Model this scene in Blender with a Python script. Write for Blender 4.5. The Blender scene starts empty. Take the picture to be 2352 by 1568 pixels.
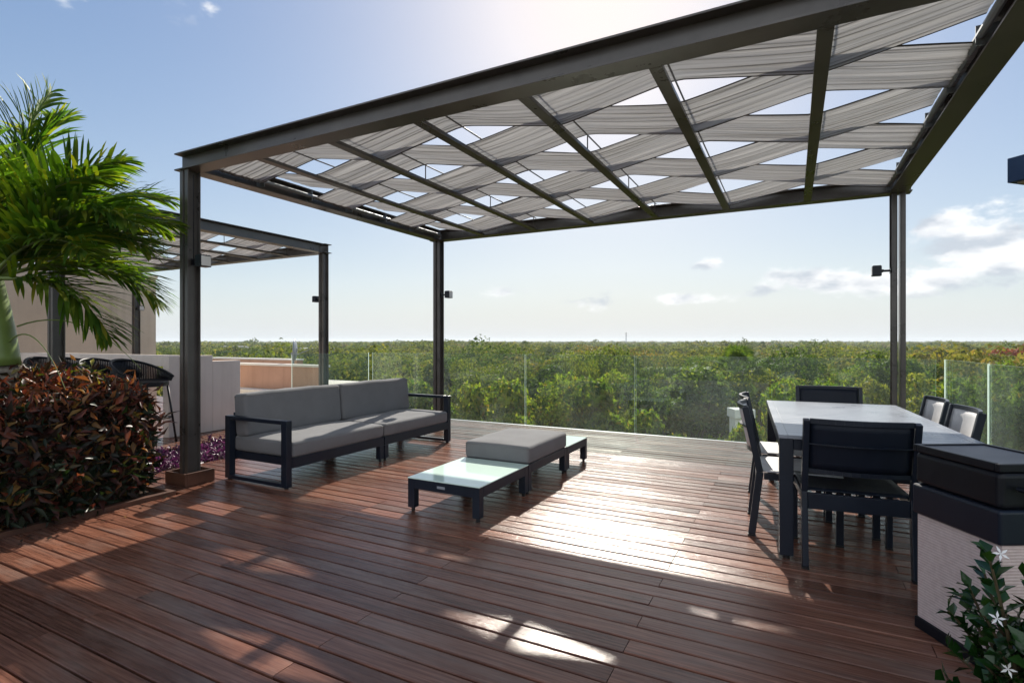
import bpy, math, random
import numpy as np
from mathutils import Vector, Matrix
R = math.radians
rnd = random.Random(7)
rng = np.random.default_rng(11)
sc = bpy.context.scene
col = sc.collection

# ------------------------------------------------------------------ camera
YAW = R(27.5)
cam_d = bpy.data.cameras.new('camera')
cam = bpy.data.objects.new('camera', cam_d)
col.objects.link(cam)
cam.location = (0, 0, 1.3)
cam.rotation_euler = (R(90), 0, YAW)
cam_d.sensor_width = 36
cam_d.lens = 18.93
cam_d.clip_start = 0.05
cam_d.clip_end = 20000
sc.camera = cam
# ------------------------------------------------------------------ world and sun
SUN = Vector((-381.7, 1196, 866)).normalized()
EL = math.asin(SUN.z)
AZ = math.atan2(SUN.x, SUN.y)
SKY_STRENGTH = 0.112
SUN_STRENGTH = 4.5
EXPOSURE = 0.72
HAZE = 0.00030
world = bpy.data.worlds.new('World')
sc.world = world
world.use_nodes = True
sd = bpy.data.lights.new('sun', 'SUN')
sd.energy = SUN_STRENGTH
sd.angle = R(0.5)
sd.color = (1.0, 0.93, 0.82)
so = bpy.data.objects.new('sun', sd)
col.objects.link(so)
so.rotation_euler = SUN.to_track_quat('Z', 'Y').to_euler()
so.location = (-20, 60, 45)
sc.view_settings.view_transform = 'Standard'
sc.view_settings.look = 'None'
sc.view_settings.gamma = 1
sc.view_settings.exposure = EXPOSURE
sc.cycles.max_bounces = 8
sc.cycles.transparent_max_bounces = 24
sc.cycles.volume_bounces = 0
sc.cycles.caustics_reflective = False
sc.cycles.caustics_refractive = False
sc.cycles.sample_clamp_indirect = 6

F, CX, CY = 1237.0, 1176.0, 784.0
def sky_dir(vx, vy):
    a = math.atan((vx - CX) / F) - YAW
    e = math.atan((CY - vy) / math.hypot(F, vx - CX))
    return a, e

def N(nt, kind, **kw):
    n = nt.nodes.new(kind)
    for k, v in kw.items():
        if k in ('op',): n.operation = v
        elif k.startswith('i_'):
            n.inputs[int(k[2:])].default_value = v
        else: setattr(n, k, v)
    return n
def math_(nt, op, a, b=None, c=None, clamp=False):
    n = nt.nodes.new('ShaderNodeMath'); n.operation = op; n.use_clamp = clamp
    for i, v in enumerate((a, b, c)):
        if v is None: continue
        if isinstance(v, (int, float)): n.inputs[i].default_value = v
        else: nt.links.new(v, n.inputs[i])
    return n.outputs[0]
def ramp(nt, fac, stops, interp='LINEAR'):
    n = nt.nodes.new('ShaderNodeValToRGB')
    cr = n.color_ramp; cr.interpolation = interp
    while len(cr.elements) < len(stops): cr.elements.new(0.5)
    for e, (p, c) in zip(cr.elements, stops):
        e.position = p; e.color = (*c, 1) if len(c) == 3 else c
    if fac is not None: nt.links.new(fac, n.inputs[0])
    return n.outputs[0]
def mixc(nt, fac, a, b, mode='MIX'):
    n = nt.nodes.new('ShaderNodeMix'); n.data_type = 'RGBA'; n.blend_type = mode
    for i, v in ((0, fac), (6, a), (7, b)):
        if isinstance(v, (int, float)): n.inputs[i].default_value = v
        elif isinstance(v, tuple): n.inputs[i].default_value = (*v, 1)
        else: nt.links.new(v, n.inputs[i])
    return n.outputs[2]

def build_world():
    nt = world.node_tree; nt.nodes.clear()
    out = nt.nodes.new('ShaderNodeOutputWorld')
    bg = nt.nodes.new('ShaderNodeBackground')
    bg.inputs[1].default_value = SKY_STRENGTH
    sky = nt.nodes.new('ShaderNodeTexSky')
    sky.sky_type = 'NISHITA'; sky.sun_disc = False
    sky.sun_elevation = EL; sky.sun_rotation = AZ
    sky.altitude = 20; sky.air_density = 1.0; sky.dust_density = 0.9; sky.ozone_density = 1.6
    tc = nt.nodes.new('ShaderNodeTexCoord')
    sx = nt.nodes.new('ShaderNodeSeparateXYZ'); nt.links.new(tc.outputs['Generated'], sx.inputs[0])
    az = math_(nt, 'ARCTAN2', sx.outputs[0], sx.outputs[1])
    el = math_(nt, 'ARCSINE', sx.outputs[2])
    # cumulus banks: (centre vx, vy, half width, half height, weight)
    banks = [(2290, 560, 170, 85, 1.0), (2180, 520, 90, 45, .8), (2160, 640, 150, 35, .75), (1930, 645, 200, 38, 1.0), (2440, 510, 150, 110, 1.0),
             (1626, 606, 42, 22, .8), (1385, 690, 90, 22, .5), (1575, 688, 110, 18, .5), (1190, 672, 120, 14, .32),
             (488, 22, 26, 24, .5), (2700, 600, 300, 120, .9), (-500, 560, 300, 90, .7), (110, -60, 250, 80, .35)]
    # unseen bright cloud field added behind the camera as fill light, opposite the sun
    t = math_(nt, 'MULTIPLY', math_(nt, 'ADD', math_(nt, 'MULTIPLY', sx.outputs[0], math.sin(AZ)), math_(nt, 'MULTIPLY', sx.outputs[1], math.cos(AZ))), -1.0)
    rear_fill = nt.nodes.new('ShaderNodeMapRange'); rear_fill.interpolation_type = 'SMOOTHSTEP'
    rear_fill.inputs[1].default_value = .05; rear_fill.inputs[2].default_value = .6; rear_fill.inputs[4].default_value = .74
    nt.links.new(t, rear_fill.inputs[0])
    tot = rear_fill.outputs[0]
    for vx, vy, hw, hh, w in banks:
        a0, e0 = sky_dir(vx, vy)
        a1, _ = sky_dir(vx + hw, vy); _, e1 = sky_dir(vx, vy - hh)
        da = math_(nt, 'DIVIDE', math_(nt, 'SUBTRACT', az, a0), max(abs(a1 - a0), 1e-3))
        de = math_(nt, 'DIVIDE', math_(nt, 'SUBTRACT', el, e0), max(abs(e1 - e0), 1e-3))
        r2 = math_(nt, 'ADD', math_(nt, 'MULTIPLY', da, da), math_(nt, 'MULTIPLY', de, de))
        m = math_(nt, 'MULTIPLY', math_(nt, 'EXPONENT', math_(nt, 'MULTIPLY', r2, -0.9)), w)
        tot = m if tot is None else math_(nt, 'MAXIMUM', tot, m)
    mp = nt.nodes.new('ShaderNodeMapping'); mp.inputs['Scale'].default_value = (1, 1, 1.9)
    nt.links.new(tc.outputs['Generated'], mp.inputs[0])
    n1 = nt.nodes.new('ShaderNodeTexNoise'); n1.inputs['Scale'].default_value = 11
    n1.inputs['Detail'].default_value = 12; n1.inputs['Roughness'].default_value = 0.62
    nt.links.new(mp.outputs[0], n1.inputs['Vector'])
    dens = math_(nt, 'ADD', math_(nt, 'MULTIPLY', tot, 0.95), math_(nt, 'MULTIPLY', math_(nt, 'SUBTRACT', n1.outputs[0], 0.5), 2.6))
    mask = nt.nodes.new('ShaderNodeMapRange'); mask.interpolation_type = 'SMOOTHSTEP'
    mask.inputs[1].default_value = 0.28; mask.inputs[2].default_value = 0.72
    nt.links.new(dens, mask.inputs[0])
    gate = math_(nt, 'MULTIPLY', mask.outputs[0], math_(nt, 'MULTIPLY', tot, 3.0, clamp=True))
    n2 = nt.nodes.new('ShaderNodeTexNoise'); n2.inputs['Scale'].default_value = 13
    n2.inputs['Detail'].default_value = 9
    mp2 = nt.nodes.new('ShaderNodeMapping'); mp2.inputs['Scale'].default_value = (1, 1, 2.2)
    mp2.inputs['Location'].default_value = (3.1, .4, .12)
    nt.links.new(tc.outputs['Generated'], mp2.inputs[0]); nt.links.new(mp2.outputs[0], n2.inputs['Vector'])
    shade = ramp(nt, n2.outputs[0], [(0.40, (3.4, 3.7, 4.15)), (0.48, (4.9, 5.0, 5.2)), (0.57, (6.1, 6.15, 6.2))])
    # white haze low in the air and around the sun, part of the sky itself
    low = math_(nt, 'EXPONENT', math_(nt, 'MULTIPLY', math_(nt, 'MAXIMUM', el, 0.0), -5.5))
    hs = nt.nodes.new('ShaderNodeHueSaturation'); hs.inputs['Saturation'].default_value = 1.14
    nt.links.new(sky.outputs[0], hs.inputs['Color'])
    sp = nt.nodes.new('ShaderNodeSeparateColor'); nt.links.new(hs.outputs[0], sp.inputs[0])
    mxv = math_(nt, 'MAXIMUM', sp.outputs[0], math_(nt, 'MAXIMUM', sp.outputs[1], sp.outputs[2]))
    sc_ = math_(nt, 'DIVIDE', 1.13, math_(nt, 'ADD', 1.0, math_(nt, 'DIVIDE', mxv, 7.5)))
    vs = nt.nodes.new('ShaderNodeVectorMath'); vs.operation = 'SCALE'
    nt.links.new(hs.outputs[0], vs.inputs[0]); nt.links.new(sc_, vs.inputs['Scale'])
    milk = mixc(nt, math_(nt, 'MULTIPLY', low, 0.92), vs.outputs[0], (4.1, 4.5, 4.9))
    vs2 = nt.nodes.new('ShaderNodeVectorMath'); vs2.operation = 'SCALE'
    nt.links.new(shade, vs2.inputs[0]); nt.links.new(math_(nt, 'ADD', 1.0, math_(nt, 'MULTIPLY', rear_fill.outputs[0], .55)), vs2.inputs['Scale'])  # added clouds behind the camera brightened further for fill
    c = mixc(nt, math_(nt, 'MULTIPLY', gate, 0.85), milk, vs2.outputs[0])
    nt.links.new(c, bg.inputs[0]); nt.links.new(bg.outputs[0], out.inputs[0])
build_world()

# ------------------------------------------------------------------ helpers
def tag(o, label=None, cat=None, group=None, kind=None):
    if label: o['label'] = label
    if cat: o['category'] = cat
    if group: o['group'] = group
    if kind: o['kind'] = kind
    return o
def empty(name, loc, rz=0, label=None, cat=None, group=None):
    o = bpy.data.objects.new(name, None); col.objects.link(o)
    o.empty_display_size = 0.1
    o.location = loc; o.rotation_euler = (0, 0, rz)
    return tag(o, label, cat, group)
def copy_tree(o, parent=None):
    c = o.copy(); col.objects.link(c)
    if parent is not None: c.parent = parent
    for ch in list(o.children): copy_tree(ch, c)
    return c

class MB:
    def __init__(s): s.v = []; s.f = []; s.m = []
    def add(s, vs, fs, mi=0):
        b = len(s.v); s.v += [tuple(v) for v in vs]
        for f in fs: s.f.append([b + i for i in f]); s.m.append(mi)
        return s
    def box(s, x0, x1, y0, y1, z0, z1, mi=0, M=None):
        vs = [Vector((x, y, z)) for z in (z0, z1) for y in (y0, y1) for x in (x0, x1)]
        if M is not None: vs = [M @ v for v in vs]
        return s.add(vs, [(0, 2, 3, 1), (4, 5, 7, 6), (0, 1, 5, 4), (2, 6, 7, 3), (0, 4, 6, 2), (1, 3, 7, 5)], mi)
    def cbox(s, c, sz, mi=0, M=None):
        return s.box(c[0]-sz[0]/2, c[0]+sz[0]/2, c[1]-sz[1]/2, c[1]+sz[1]/2, c[2]-sz[2]/2, c[2]+sz[2]/2, mi, M)
    def bar(s, p, q, w, h, mi=0, up=(0, 0, 1)):
        """rectangular bar from p to q, w across, h along up"""
        p, q = Vector(p), Vector(q); d = (q - p); L = d.length; d.normalize()
        upv = Vector(up)
        if abs(d.dot(upv)) > 0.99: upv = Vector((0, 1, 0))
        side = d.cross(upv).normalized(); u = side.cross(d).normalized()
        vs = []
        for t in (p, q):
            for a, b in ((-1, -1), (1, -1), (1, 1), (-1, 1)):
                vs.append(t + side * a * w / 2 + u * b * h / 2)
        return s.add(vs, [(0, 1, 2, 3), (7, 6, 5, 4), (0, 4, 5, 1), (1, 5, 6, 2), (2, 6, 7, 3), (3, 7, 4, 0)], mi)
    def tube(s, pts, r, seg=8, mi=0, caps=True):
        pts = [Vector(p) for p in pts]; n = len(pts)
        rs = r if isinstance(r, (list, tuple)) else [r] * n
        rings = []; prev = None
        for i, p in enumerate(pts):
            t = (pts[min(i + 1, n - 1)] - pts[max(i - 1, 0)]).normalized()
            a = Vector((0, 0, 1)) if abs(t.z) < 0.9 else Vector((1, 0, 0))
            if prev is not None: a = prev
            x = (a - t * a.dot(t)).normalized(); y = t.cross(x); prev = x
            rings.append([p + (x * math.cos(2*math.pi*k/seg) + y * math.sin(2*math.pi*k/seg)) * rs[i] for k in range(seg)])
        vs = [v for ring in rings for v in ring]
        fs = []
        for i in range(n - 1):
            for k in range(seg):
                a, b = i*seg + k, i*seg + (k+1) % seg
                fs.append((a, b, b + seg, a + seg))
        if caps:
            fs.append(tuple(reversed(range(seg)))); fs.append(tuple(range((n-1)*seg, n*seg)))
        return s.add(vs, fs, mi)
    def ibeam(s, p, q, b, h, tf=.012, tw=.01, mi=0, up=(0, 0, 1)):
        """rolled steel section from p to q: flanges across, depth h along up"""
        p, q = Vector(p), Vector(q); u = Vector(up)
        s.bar(p + u*(h/2 - tf/2), q + u*(h/2 - tf/2), b, tf, mi, up)
        s.bar(p - u*(h/2 - tf/2), q - u*(h/2 - tf/2), b, tf, mi, up)
        s.bar(p, q, tw, h - 2*tf, mi, up)
        return s
    def build(s, name, mats, parent=None, smooth=False, bevel=0, loc=None, segs=2):
        me = bpy.data.meshes.new(name); me.from_pydata(s.v, [], s.f)
        if not isinstance(mats, (list, tuple)): mats = [mats]
        for m in mats: me.materials.append(m)
        if len(mats) > 1: me.polygons.foreach_set('material_index', s.m)
        if smooth: me.polygons.foreach_set('use_smooth', [True] * len(me.polygons))
        me.update()
        o = bpy.data.objects.new(name, me); col.objects.link(o)
        if parent is not None: o.parent = parent
        if loc is not None: o.location = loc
        if bevel:
            b = o.modifiers.new('bevel', 'BEVEL'); b.width = bevel; b.segments = segs; b.limit_method = 'ANGLE'
        return o

def mesh_np(name, V, Fq, mat, parent=None, smooth=False, attr=None, mat_idx=None):
    """V (n,3), Fq (m,k) index array -> object"""
    me = bpy.data.meshes.new(name)
    n, (m, k) = len(V), Fq.shape
    me.vertices.add(n); me.vertices.foreach_set('co', np.ascontiguousarray(V, dtype=np.float32).ravel())
    me.loops.add(m * k); me.loops.foreach_set('vertex_index', np.ascontiguousarray(Fq, dtype=np.int32).ravel())
    me.polygons.add(m)
    me.polygons.foreach_set('loop_start', np.arange(0, m*k, k, dtype=np.int32))
    me.polygons.foreach_set('loop_total', np.full(m, k, dtype=np.int32))
    mats = mat if isinstance(mat, (list, tuple)) else [mat]
    for x in mats: me.materials.append(x)
    if mat_idx is not None: me.polygons.foreach_set('material_index', mat_idx.astype(np.int32))
    if smooth: me.polygons.foreach_set('use_smooth', np.ones(m, dtype=bool))
    if attr is not None:
        for an, av in attr.items():
            a = me.attributes.new(an, 'FLOAT', 'POINT'); a.data.foreach_set('value', np.ascontiguousarray(av, dtype=np.float32))
    me.update(calc_edges=True)
    o = bpy.data.objects.new(name, me); col.objects.link(o)
    if parent is not None: o.parent = parent
    return o

def norm(a): return a / np.maximum(np.linalg.norm(a, axis=-1, keepdims=True), 1e-9)
def leaf_mesh(P, D, U, L, W, fold=0.25, curl=0.15, wide=0.45):
    """pointed leaves at P along D with up U: two folded halves each (2 quads). arrays (n,3),(n,)"""
    n = len(P); D = norm(D); S = norm(np.cross(D, U)); Uo = np.cross(S, D)
    L = np.broadcast_to(L, (n,))[:, None]; W = np.broadcast_to(W, (n,))[:, None]
    base = P; tip = P + D*L - Uo*L*curl
    mid = P + D*L*wide
    lf = mid + S*W/2 + Uo*W*fold; rt = mid - S*W/2 + Uo*W*fold
    mid2 = P + D*L*wide*1.05 - Uo*L*curl*.25
    V = np.stack([base, lf, tip, rt, mid2], 1).reshape(-1, 3)
    b = np.arange(n)[:, None]*5
    T = np.concatenate([b + np.array([[0, 4, 1]]), b + np.array([[1, 4, 2]]), b + np.array([[0, 3, 4]]), b + np.array([[3, 2, 4]])], 1).reshape(-1, 3)
    return V, T
def quad_mesh(P, D, U, L, W):
    """one pointed rhombic leaf clump each"""
    n = len(P); D = norm(D); S = norm(np.cross(D, U)); Uo = np.cross(S, D)
    L = np.broadcast_to(L, (n,))[:, None]; W = np.broadcast_to(W, (n,))[:, None]
    V = np.stack([P - D*L*.5, P + S*W*.5 + Uo*W*.15 + D*L*.05, P + D*L*.5 - Uo*L*.12, P - S*W*.5 + Uo*W*.15 + D*L*.05], 1).reshape(-1, 3)
    return V, (np.arange(n)[:, None]*4 + np.arange(4)[None, :])
def rdir(n): return norm(rng.normal(size=(n, 3)))

# ------------------------------------------------------------------ materials
def new_mat(name):
    m = bpy.data.materials.new(name); m.use_nodes = True
    nt = m.node_tree
    return m, nt, nt.nodes['Principled BSDF'], nt.nodes['Material Output']
def tex(nt, kind='Object'):
    return nt.nodes.new('ShaderNodeTexCoord').outputs[kind]
def noise(nt, vec, scale, detail=4, rough=.55, mapscale=None):
    if mapscale is not None:
        mp = nt.nodes.new('ShaderNodeMapping'); mp.inputs['Scale'].default_value = mapscale
        nt.links.new(vec, mp.inputs[0]); vec = mp.outputs[0]
    n = nt.nodes.new('ShaderNodeTexNoise'); n.inputs['Scale'].default_value = scale
    n.inputs['Detail'].default_value = detail; n.inputs['Roughness'].default_value = rough
    nt.links.new(vec, n.inputs['Vector']); return n.outputs[0]
def bump(nt, bsdf, h, strength=.2, dist=.01):
    b = nt.nodes.new('ShaderNodeBump'); b.inputs['Strength'].default_value = strength; b.inputs['Distance'].default_value = dist
    nt.links.new(h, b.inputs['Height']); nt.links.new(b.outputs[0], bsdf.inputs['Normal'])
def simple(name, c, rough=.5, spec=.5, metal=0, var=.12, scale=6, bumps=0, bscale=60, rvar=.1):
    m, nt, b, o = new_mat(name)
    t = tex(nt)
    n = noise(nt, t, scale, 6)
    lo = tuple(x*(1-var) for x in c); hi = tuple(min(1, x*(1+var)) for x in c)
    nt.links.new(ramp(nt, n, [(.3, lo), (.7, hi)]), b.inputs['Base Color'])
    nt.links.new(math_(nt, 'ADD', math_(nt, 'MULTIPLY', math_(nt, 'SUBTRACT', n, .5), rvar*2), rough), b.inputs['Roughness'])
    b.inputs['Specular IOR Level'].default_value = spec; b.inputs['Metallic'].default_value = metal
    if bumps: bump(nt, b, noise(nt, t, bscale, 3), bumps, .004)
    return m

M = {}
M['steel'] = simple('painted_steel', (.088, .080, .074), .30, .55, .15, .3, 3, .08, 90)
M['navy'] = simple('navy_aluminium', (.010, .015, .026), .36, .35, .0, .15, 5, .05, 300)
M['black'] = simple('black_metal', (.006, .007, .011), .4, .3, 0, .2, 5)
M['rubber'] = simple('black_glide', (.01, .01, .01), .6)
M['lens'] = simple('lamp_glass', (.7, .7, .68), .15)
M['slat_grey'] = simple('grey_slat_top', (.27, .295, .335), .30, .55, .0, .1, 4, .05, 200)
M['sling_sunlit'] = simple('sunlit_sling', (.60, .60, .61), .6, .3, 0, .08, 20, .2, 500)  # side chair slings: sunlight put into a pale cloth colour
M['sling_shaded'] = simple('shaded_sling', (.006, .010, .020), .5, .25, 0, .1, 20, .2, 500)  # end chair slings: same cloth, shade put into a near-black colour
M['stucco'] = simple('pale_stucco', (.70, .63, .56), .9, .2, 0, .07, 1.5, .25, 120)
M['stucco_beige'] = simple('beige_stucco', (.66, .56, .44), .9, .2, 0, .06, .6, .2, 60)
M['terracotta'] = simple('terracotta_render', (.45, .27, .20), .9, .2, 0, .1, 1.2, .2, 30)
M['coping'] = simple('white_coping', (.72, .70, .66), .8, .2, 0, .06, 2)
M['white_wall'] = simple('white_render', (.72, .72, .70), .8, .2, 0, .05, 1)
M['grey_pipe'] = simple('grey_metal', (.22, .25, .28), .45, .5, .3)
M['soil'] = simple('soil', (.05, .032, .022), 1, .1, 0, .4, 12, .6, 40)
M['concrete'] = simple('concrete', (.30, .29, .27), .9, .2, 0, .15, 1)
M['pot'] = simple('dark_pot', (.03, .03, .03), .6)
M['soffit'] = simple('soffit', (.4, .36, .28), .8)
M['canopy_navy'] = simple('navy_fascia', (.02, .045, .10), .5, .4)
M['bark'] = simple('bark', (.13, .10, .075), .95, .1, 0, .3, 8, .6, 30)
M['stem'] = simple('stem', (.10, .075, .04), .8, .2, 0, .3, 20)
M['petal'] = simple('white_petal', (.85, .85, .82), .5, .3, 0, .03, 10)
M['badge'] = simple('badge', (.30, .32, .36), .4)

def wall_mat(name, c):
    m, nt, b, o = new_mat(name); t = tex(nt)
    n = noise(nt, t, 1.1, 7, .62); st = noise(nt, t, 1, 6, .6, (3.2, 3.2, .22)); f = noise(nt, t, 90, 3)
    base = ramp(nt, n, [(.3, tuple(x*.88 for x in c)), (.7, tuple(min(1, x*1.06) for x in c))])
    d = ramp(nt, st, [(.50, (1, 1, 1)), (.68, (.84, .82, .80)), (.8, (.70, .67, .64))])
    nt.links.new(mixc(nt, .8, base, d, 'MULTIPLY'), b.inputs['Base Color'])
    b.inputs['Roughness'].default_value = .92; b.inputs['Specular IOR Level'].default_value = .2
    bump(nt, b, math_(nt, 'ADD', f, math_(nt, 'MULTIPLY', n, 2.0)), .3, .006)
    return m
M['stucco'] = wall_mat('pale_stucco', (.74, .66, .60)); M['stucco_beige'] = wall_mat('beige_stucco', (.70, .59, .46)); M['terracotta'] = wall_mat('terracotta_render', (.50, .31, .23))
def mat_deck(name='oiled_deck_boards'):
    m, nt, b, o = new_mat(name)
    t = tex(nt)
    geo = nt.nodes.new('ShaderNodeNewGeometry')
    rp = geo.outputs['Random Per Island']
    # shift grain per board
    off = nt.nodes.new('ShaderNodeCombineXYZ')
    nt.links.new(math_(nt, 'MULTIPLY', rp, 37.0), off.inputs[0]); nt.links.new(math_(nt, 'MULTIPLY', rp, 11.0), off.inputs[2])
    va = nt.nodes.new('ShaderNodeVectorMath'); va.operation = 'ADD'
    nt.links.new(t, va.inputs[0]); nt.links.new(off.outputs[0], va.inputs[1])
    v = va.outputs[0]
    g = noise(nt, v, 3, 8, .62, (1.0, 26, 1))
    fine = noise(nt, v, 9, 5, .6, (1.2, 60, 1))
    blot = noise(nt, v, 1.6, 5, .6, (1, 3.5, 1))
    c1 = ramp(nt, g, [(.28, (.080, .033, .022)), (.5, (.168, .074, .049)), (.74, (.285, .135, .090))])
    tint = ramp(nt, rp, [(0, (.60, .60, .61)), (.3, (.85, .82, .80)), (.6, (1.0, 1.0, 1.0)), (.85, (1.2, 1.12, 1.05)), (1, (1.18, 1.22, 1.26))])
    c2 = mixc(nt, 1.0, c1, tint, 'MULTIPLY')
    worn = ramp(nt, blot, [(.50, (0, 0, 0)), (.72, (1, 1, 1))])
    c3 = mixc(nt, math_(nt, 'MULTIPLY', worn, .45), c2, (.24, .18, .15))
    nt.links.new(c3, b.inputs['Base Color'])
    r = math_(nt, 'ADD', math_(nt, 'MULTIPLY', blot, .17), .10)
    r = math_(nt, 'ADD', r, math_(nt, 'MULTIPLY', fine, .07))
    nt.links.new(r, b.inputs['Roughness'])
    b.inputs['Specular IOR Level'].default_value = .33
    bump(nt, b, math_(nt, 'ADD', math_(nt, 'MULTIPLY', fine, .7), math_(nt, 'MULTIPLY', blot, .6)), .22, .006)
    return m
M['deck'] = mat_deck()
M['wood_dark'] = simple('dark_wood_box', (.10, .045, .028), .5, .4, 0, .3, 8, .15, 80)

def mat_shade():
    m, nt, b, o = new_mat('woven_shade_cloth')
    t = tex(nt)
    s1 = noise(nt, t, 1, 4, .6, (.5, 55, 3))
    s2 = noise(nt, t, 1, 2, .5, (3, 240, 3))
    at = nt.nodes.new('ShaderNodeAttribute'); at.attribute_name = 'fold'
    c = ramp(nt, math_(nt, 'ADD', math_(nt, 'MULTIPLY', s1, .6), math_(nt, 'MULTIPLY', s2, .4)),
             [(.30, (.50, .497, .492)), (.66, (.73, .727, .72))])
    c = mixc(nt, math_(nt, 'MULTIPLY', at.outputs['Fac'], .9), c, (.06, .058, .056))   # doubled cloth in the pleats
    dif = nt.nodes.new('ShaderNodeBsdfDiffuse'); tr = nt.nodes.new('ShaderNodeBsdfTranslucent'); mx = nt.nodes.new('ShaderNodeMixShader')
    nt.links.new(c, dif.inputs[0]); nt.links.new(c, tr.inputs[0])
    mx.inputs[0].default_value = .60
    nt.links.new(dif.outputs[0], mx.inputs[1]); nt.links.new(tr.outputs[0], mx.inputs[2])
    bp = nt.nodes.new('ShaderNodeBump'); bp.inputs['Strength'].default_value = .5; bp.inputs['Distance'].default_value = .008
    nt.links.new(s1, bp.inputs['Height'])
    nt.links.new(bp.outputs[0], dif.inputs['Normal']); nt.links.new(bp.outputs[0], tr.inputs['Normal'])
    nt.links.new(mx.outputs[0], o.inputs[0])
    return m
M['shade'] = mat_shade()
M['hem'] = simple('cloth_hem', (.10, .098, .095), .95, .1, 0, .15, 40)

def mat_glass():
    m, nt, b, o = new_mat('railing_glass')
    tr = nt.nodes.new('ShaderNodeBsdfTransparent'); tr.inputs[0].default_value = (.90, .955, .925, 1)
    gl = nt.nodes.new('ShaderNodeBsdfGlossy'); gl.inputs['Roughness'].default_value = .02; gl.inputs[0].default_value = (.9, 1, .97, 1)
    lw = nt.nodes.new('ShaderNodeLayerWeight'); lw.inputs[0].default_value = .5
    frn = math_(nt, 'ADD', math_(nt, 'MULTIPLY', math_(nt, 'POWER', lw.outputs['Facing'], 4.0), .6), .035)
    t = tex(nt)
    sm = noise(nt, t, 2.2, 5, .6, (1, 1, .5))
    dirt = nt.nodes.new('ShaderNodeBsdfDiffuse'); dirt.inputs[0].default_value = (.72, .8, .76, 1)
    mx = nt.nodes.new('ShaderNodeMixShader'); mx2 = nt.nodes.new('ShaderNodeMixShader')
    nt.links.new(frn, mx.inputs[0]); nt.links.new(tr.outputs[0], mx.inputs[1]); nt.links.new(gl.outputs[0], mx.inputs[2])
    nt.links.new(math_(nt, 'MULTIPLY', ramp(nt, sm, [(.42, (.3, .3, .3)), (.75, (1, 1, 1))]), .105), mx2.inputs[0])
    nt.links.new(mx.outputs[0], mx2.inputs[1]); nt.links.new(dirt.outputs[0], mx2.inputs[2])
    nt.links.new(mx2.outputs[0], o.inputs[0])
    return m
M['glass'] = mat_glass()
def mat_edge():
    m, nt, b, o = new_mat('polished_glass_edge')
    b.inputs['Base Color'].default_value = (.66, .80, .73, 1); b.inputs['Roughness'].default_value = .2
    tr = nt.nodes.new('ShaderNodeBsdfTranslucent'); tr.inputs[0].default_value = (.8, .95, .87, 1)
    mx = nt.nodes.new('ShaderNodeMixShader'); mx.inputs[0].default_value = .5
    nt.links.new(b.outputs[0], mx.inputs[1]); nt.links.new(tr.outputs[0], mx.inputs[2]); nt.links.new(mx.outputs[0], o.inputs[0])
    return m
M['glass_edge'] = mat_edge()
def mat_tabletop():
    m, nt, b, o = new_mat('frosted_glass_top')
    b.inputs['Base Color'].default_value = (.66, .83, .75, 1); b.inputs['Roughness'].default_value = .07
    b.inputs['Specular IOR Level'].default_value = .7
    return m
M['table_glass'] = mat_tabletop()

def mat_fabric(name, c):
    m, nt, b, o = new_mat(name)
    t = tex(nt)
    n = noise(nt, t, 260, 2); n2 = noise(nt, t, 5, 4)
    f = math_(nt, 'ADD', math_(nt, 'MULTIPLY', n, .6), math_(nt, 'MULTIPLY', n2, .4))
    nt.links.new(ramp(nt, f, [(.3, tuple(x*.78 for x in c)), (.7, tuple(x*1.15 for x in c))]), b.inputs['Base Color'])
    b.inputs['Roughness'].default_value = .95; b.inputs['Specular IOR Level'].default_value = .15
    b.inputs['Sheen Weight'].default_value = .15
    bump(nt, b, math_(nt, 'ADD', n, math_(nt, 'MULTIPLY', n2, 2.0)), .25, .004)
    return m
M['fabric'] = mat_fabric('grey_outdoor_fabric', (.168, .169, .175))

M['piping'] = mat_fabric('cushion_piping', (.13, .125, .12))
def mat_leaf(name, stops, rough=.45, trans=.35, objvar=0.0, attr=None, spec=.4, tcol=(1.25, 1.35, .55)):
    """leaf: colour per leaf island, plus a per-plant tone"""
    m, nt, b, o = new_mat(name)
    geo = nt.nodes.new('ShaderNodeNewGeometry')
    c = ramp(nt, geo.outputs['Random Per Island'], stops)
    if objvar:
        oi = nt.nodes.new('ShaderNodeObjectInfo')
        tone = ramp(nt, oi.outputs['Random'], [(0, (.42, .60, .50)), (.25, (1.2, 1.15, .75)), (.5, (.66, .88, .78)), (.75, (1.5, 1.28, .85)), (1, (.60, .76, .60))])
        c = mixc(nt, objvar, c, tone, 'MULTIPLY')
    if attr:
        at = nt.nodes.new('ShaderNodeAttribute'); at.attribute_name = attr
        tone = ramp(nt, at.outputs['Fac'], [(0, (.36, .50, .42)), (.22, (1.35, 1.25, .75)), (.40, (.60, .80, .70)), (.58, (1.6, 1.42, .8)), (.72, (.80, 1.0, .7)), (.84, (1.45, 1.08, .95)), (.93, (1.3, .92, .9)), (1, (.50, .66, .58))])
        c = mixc(nt, 1.0, c, tone, 'MULTIPLY')
    nt.links.new(c, b.inputs['Base Color']); b.inputs['Roughness'].default_value = rough
    b.inputs['Specular IOR Level'].default_value = spec
    tr = nt.nodes.new('ShaderNodeBsdfTranslucent')
    nt.links.new(mixc(nt, 1.0, c, tcol, 'MULTIPLY'), tr.inputs[0])
    mx = nt.nodes.new('ShaderNodeMixShader'); mx.inputs[0].default_value = trans
    nt.links.new(b.outputs[0], mx.inputs[1]); nt.links.new(tr.outputs[0], mx.inputs[2])
    nt.links.new(mx.outputs[0], o.inputs[0])
    return m
G = [(0, (.052, .076, .028)), (.4, (.118, .150, .046)), (.75, (.175, .200, .062)), (1, (.26, .225, .09))]
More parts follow.
